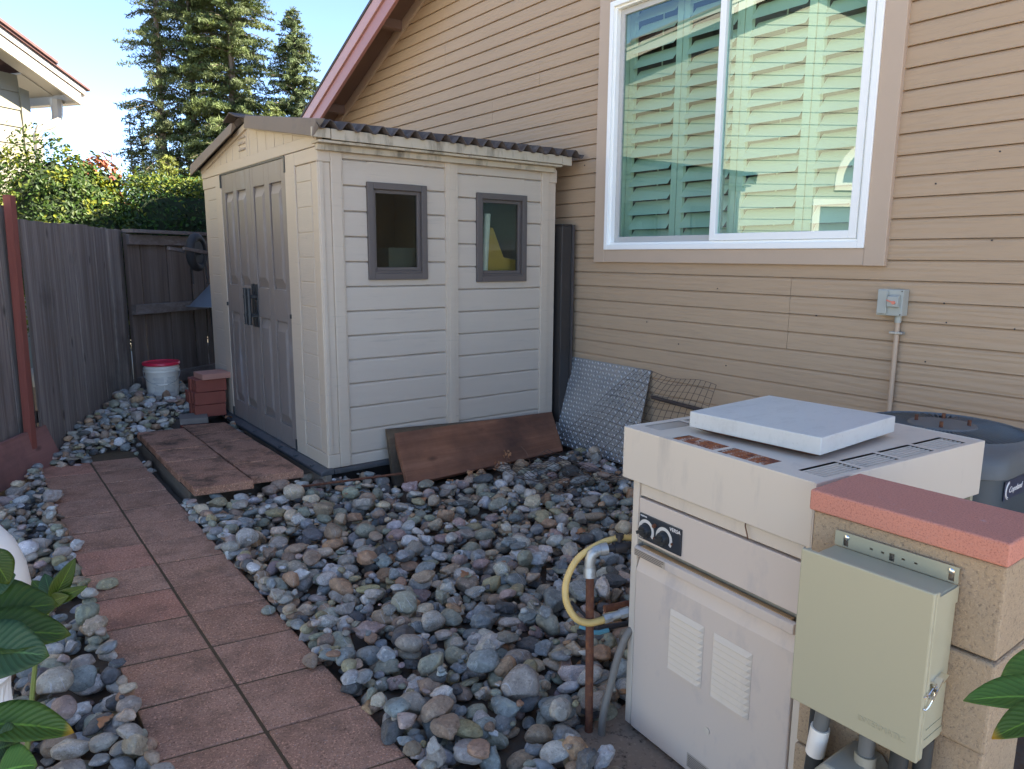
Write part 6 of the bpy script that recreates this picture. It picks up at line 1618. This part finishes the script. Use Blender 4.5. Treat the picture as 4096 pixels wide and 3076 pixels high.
def at_px(px, py, depth):
    """world point seen at a pixel of the 4096-wide photograph, at a depth"""
    return CAMLOC+(rt2*((px-2048)/F_PX)-up2*((py-1538)/F_PX)+fw)*depth
def big_leaf(parent, base, tip, width, mat, facing, fold=.25, curl=.12, n=14, wave=.03):
    base, tip = Vector(base), Vector(tip); ax_ = tip-base; L = ax_.length; t_ = ax_.normalized()
    f_ = Vector(facing); f_ = (f_-t_*f_.dot(t_)).normalized(); s_ = t_.cross(f_)
    mcols = 8; vs = []; uvs = []
    for i in range(n+1):
        u = i/n; w_ = width/2*(math.sin(math.pi*min(1, u**.85))**.75)*(1.0-.15*u)+.0004
        for j in range(mcols+1):
            v = j/mcols*2-1
            off = f_*(fold*abs(v)*w_+curl*L*(math.sin(math.pi*u)*.5)-.06*L*u*u+wave*w_*math.sin(u*17+v*2)*abs(v))
            vs.append(base+t_*(L*u)+s_*(v*w_)+off); uvs.append((u, j/mcols))
    fs = [(i*(mcols+1)+j, i*(mcols+1)+j+1, (i+1)*(mcols+1)+j+1, (i+1)*(mcols+1)+j) for i in range(n) for j in range(mcols)]
    o = MB().add(vs, fs).build('leaf', mat, parent, smooth='all')
    uv = o.data.uv_layers.new(name='UVMap')
    for lp_ in o.data.loops: uv.data[lp_.index].uv = uvs[lp_.vertex_index]
    sd_ = o.modifiers.new('thick', 'SOLIDIFY'); sd_.thickness = .0007
    return o
cp1 = thing('citrus_plant', 'large-leaved green plant reaching in at the lower left', 'plant', at_px(-500, 3000, 1.05))
toC = (CAMLOC-at_px(100, 2500, 1.05)).normalized()
upf = (Vector((0, 0, 1))+toC*.7).normalized()
def LF(b, t_, d0, d1, w_, mat, facing=None, **k): return big_leaf(cp1, at_px(*b, d0), at_px(*t_, d1), w_, mat, facing or upf, **k)
LF((-150, 2500), (232, 2405), 1.02, 1.08, .105, 'citrus', wave=.05)
LF((-170, 2560), (284, 2525), .99, 1.04, .085, 'citrus', wave=.05)
LF((-150, 2600), (196, 2618), .97, 1.00, .085, 'citrus_blue', (toC*.8+Vector((0, 0, .35))), wave=.05)
LF((-120, 2900), (300, 2918), .93, .98, .062, 'citrus_tip', fold=.35)
LF((-60, 2200), (40, 2335), 1.05, 1.06, .045, 'citrus'); LF((-60, 2330), (60, 2300), 1.06, 1.07, .05, 'citrus_blue', toC)
LF((-40, 2850), (58, 2985), .98, .97, .05, 'citrus_blue', toC); LF((-30, 3000), (85, 2965), .92, .95, .06, 'citrus_blue', toC); LF((-10, 3090), (150, 3055), .90, .92, .06, 'citrus_light')
q = MB()
stm = at_px(-420, 3100, 1.0)
for e in ((-150, 2500, 1.02), (-170, 2560, .99), (-150, 2600, .97), (-120, 2900, .93), (-60, 2180, 1.05), (-60, 2330, 1.06), (-40, 2850, .98), (-30, 3000, .92), (-10, 3090, .90)):
    p_ = at_px(*e); q.tube([stm, stm.lerp(p_, .5)+Vector((0, 0, .03)), p_], [.006, .004, .002], 6)
q.tube([Vector((stm.x-.05, stm.y-.02, -.05)), stm], [.012, .008], 8); q.build('stem', 'stem', cp1, smooth=True)
sp1 = thing('sapling', 'small upright sprig of narrow green leaves by the left path edge', 'plant', at_px(205, 2420, 1.35))
hub = (208, 2405)
for t_, w_, mt_, dd in (((126, 2320), .030, 'citrus', 0), ((178, 2293), .034, 'citrus_blue', .01), ((298, 2238), .034, 'citrus', -.01), ((276, 2300), .030, 'citrus_blue', .015), ((338, 2349), .026, 'citrus', -.03), ((268, 2385), .028, 'citrus', -.03)):
    big_leaf(sp1, at_px(*hub, 1.35), at_px(*t_, 1.35+dd), w_, mt_, toC, n=10, fold=.12)
q = MB(); q.tube([at_px(*hub, 1.35), at_px(196, 2440, 1.36), at_px(150, 2560, 1.40), at_px(40, 2900, 1.45)+Vector((0, 0, -.2))], [.003, .003, .004, .006], 6); q.build('stem', 'stem', sp1, smooth=True)
cp2 = thing('citrus_plant', 'green leaves reaching in at the lower right before the block pillar', 'plant', at_px(4500, 3000, .85))
toC2 = (CAMLOC-at_px(4050, 2780, .85)).normalized(); upf2 = (Vector((0, 0, 1))+toC2*.5).normalized()
def RF(b, t_, d0, d1, w_, mat, facing=None, **k): return big_leaf(cp2, at_px(*b, d0), at_px(*t_, d1), w_, mat, facing or upf2, **k)
RF((4330, 2815), (3858, 2785), .84, .86, .056, 'citrus_light', fold=.3); RF((4300, 2640), (3985, 2760), .88, .90, .06, 'citrus_light'); RF((4330, 2830), (3962, 2942), .80, .82, .045, 'citrus_tip', fold=.35)
q = MB()
for e in ((4330, 2815, .84), (4300, 2640, .88), (4330, 2830, .80)): q.tube([at_px(4420, 2950, .84), at_px(*e)], [.004, .002], 6)
q.tube([Vector((at_px(4420, 2950, .84).x+.02, at_px(4420, 2950, .84).y, -.05)), at_px(4420, 2950, .84)], [.010, .005], 8); q.build('stem', 'stem', cp2, smooth=True)
# dried weed stalks in front of the plank
wd_ = thing('dry_weed', 'dry brown weed with shrivelled leaves before the wide brown plank', 'plant', (2.92, 3.93, .05))
q = MB(); q.tube([(2.92, 3.93, .05), (2.95, 3.95, .12), (2.97, 3.97, .17)], .003, 5); q.tube([(3.12, 3.90, .06), (3.10, 3.92, .14), (3.06, 3.94, .19)], .0025, 5); q.tube([(2.92, 3.93, .06), (2.86, 3.92, .10)], .003, 5); q.build('stalk', 'twig', wd_)
rg = np.random.default_rng(5); ps_ = np.array([(2.90, 3.93, .08)]*9+[(2.96, 3.95, .15)]*8+[(2.85, 3.92, .08)]*7)+rg.normal(0, .018, (24, 3))
V, F = leaves_np(ps_, np.tile([0, -.6, .5], (24, 1)), rg.uniform(.025, .045, 24), .6, rg); npmesh('foliage', V, F, 'dryleaf', wd_, False)
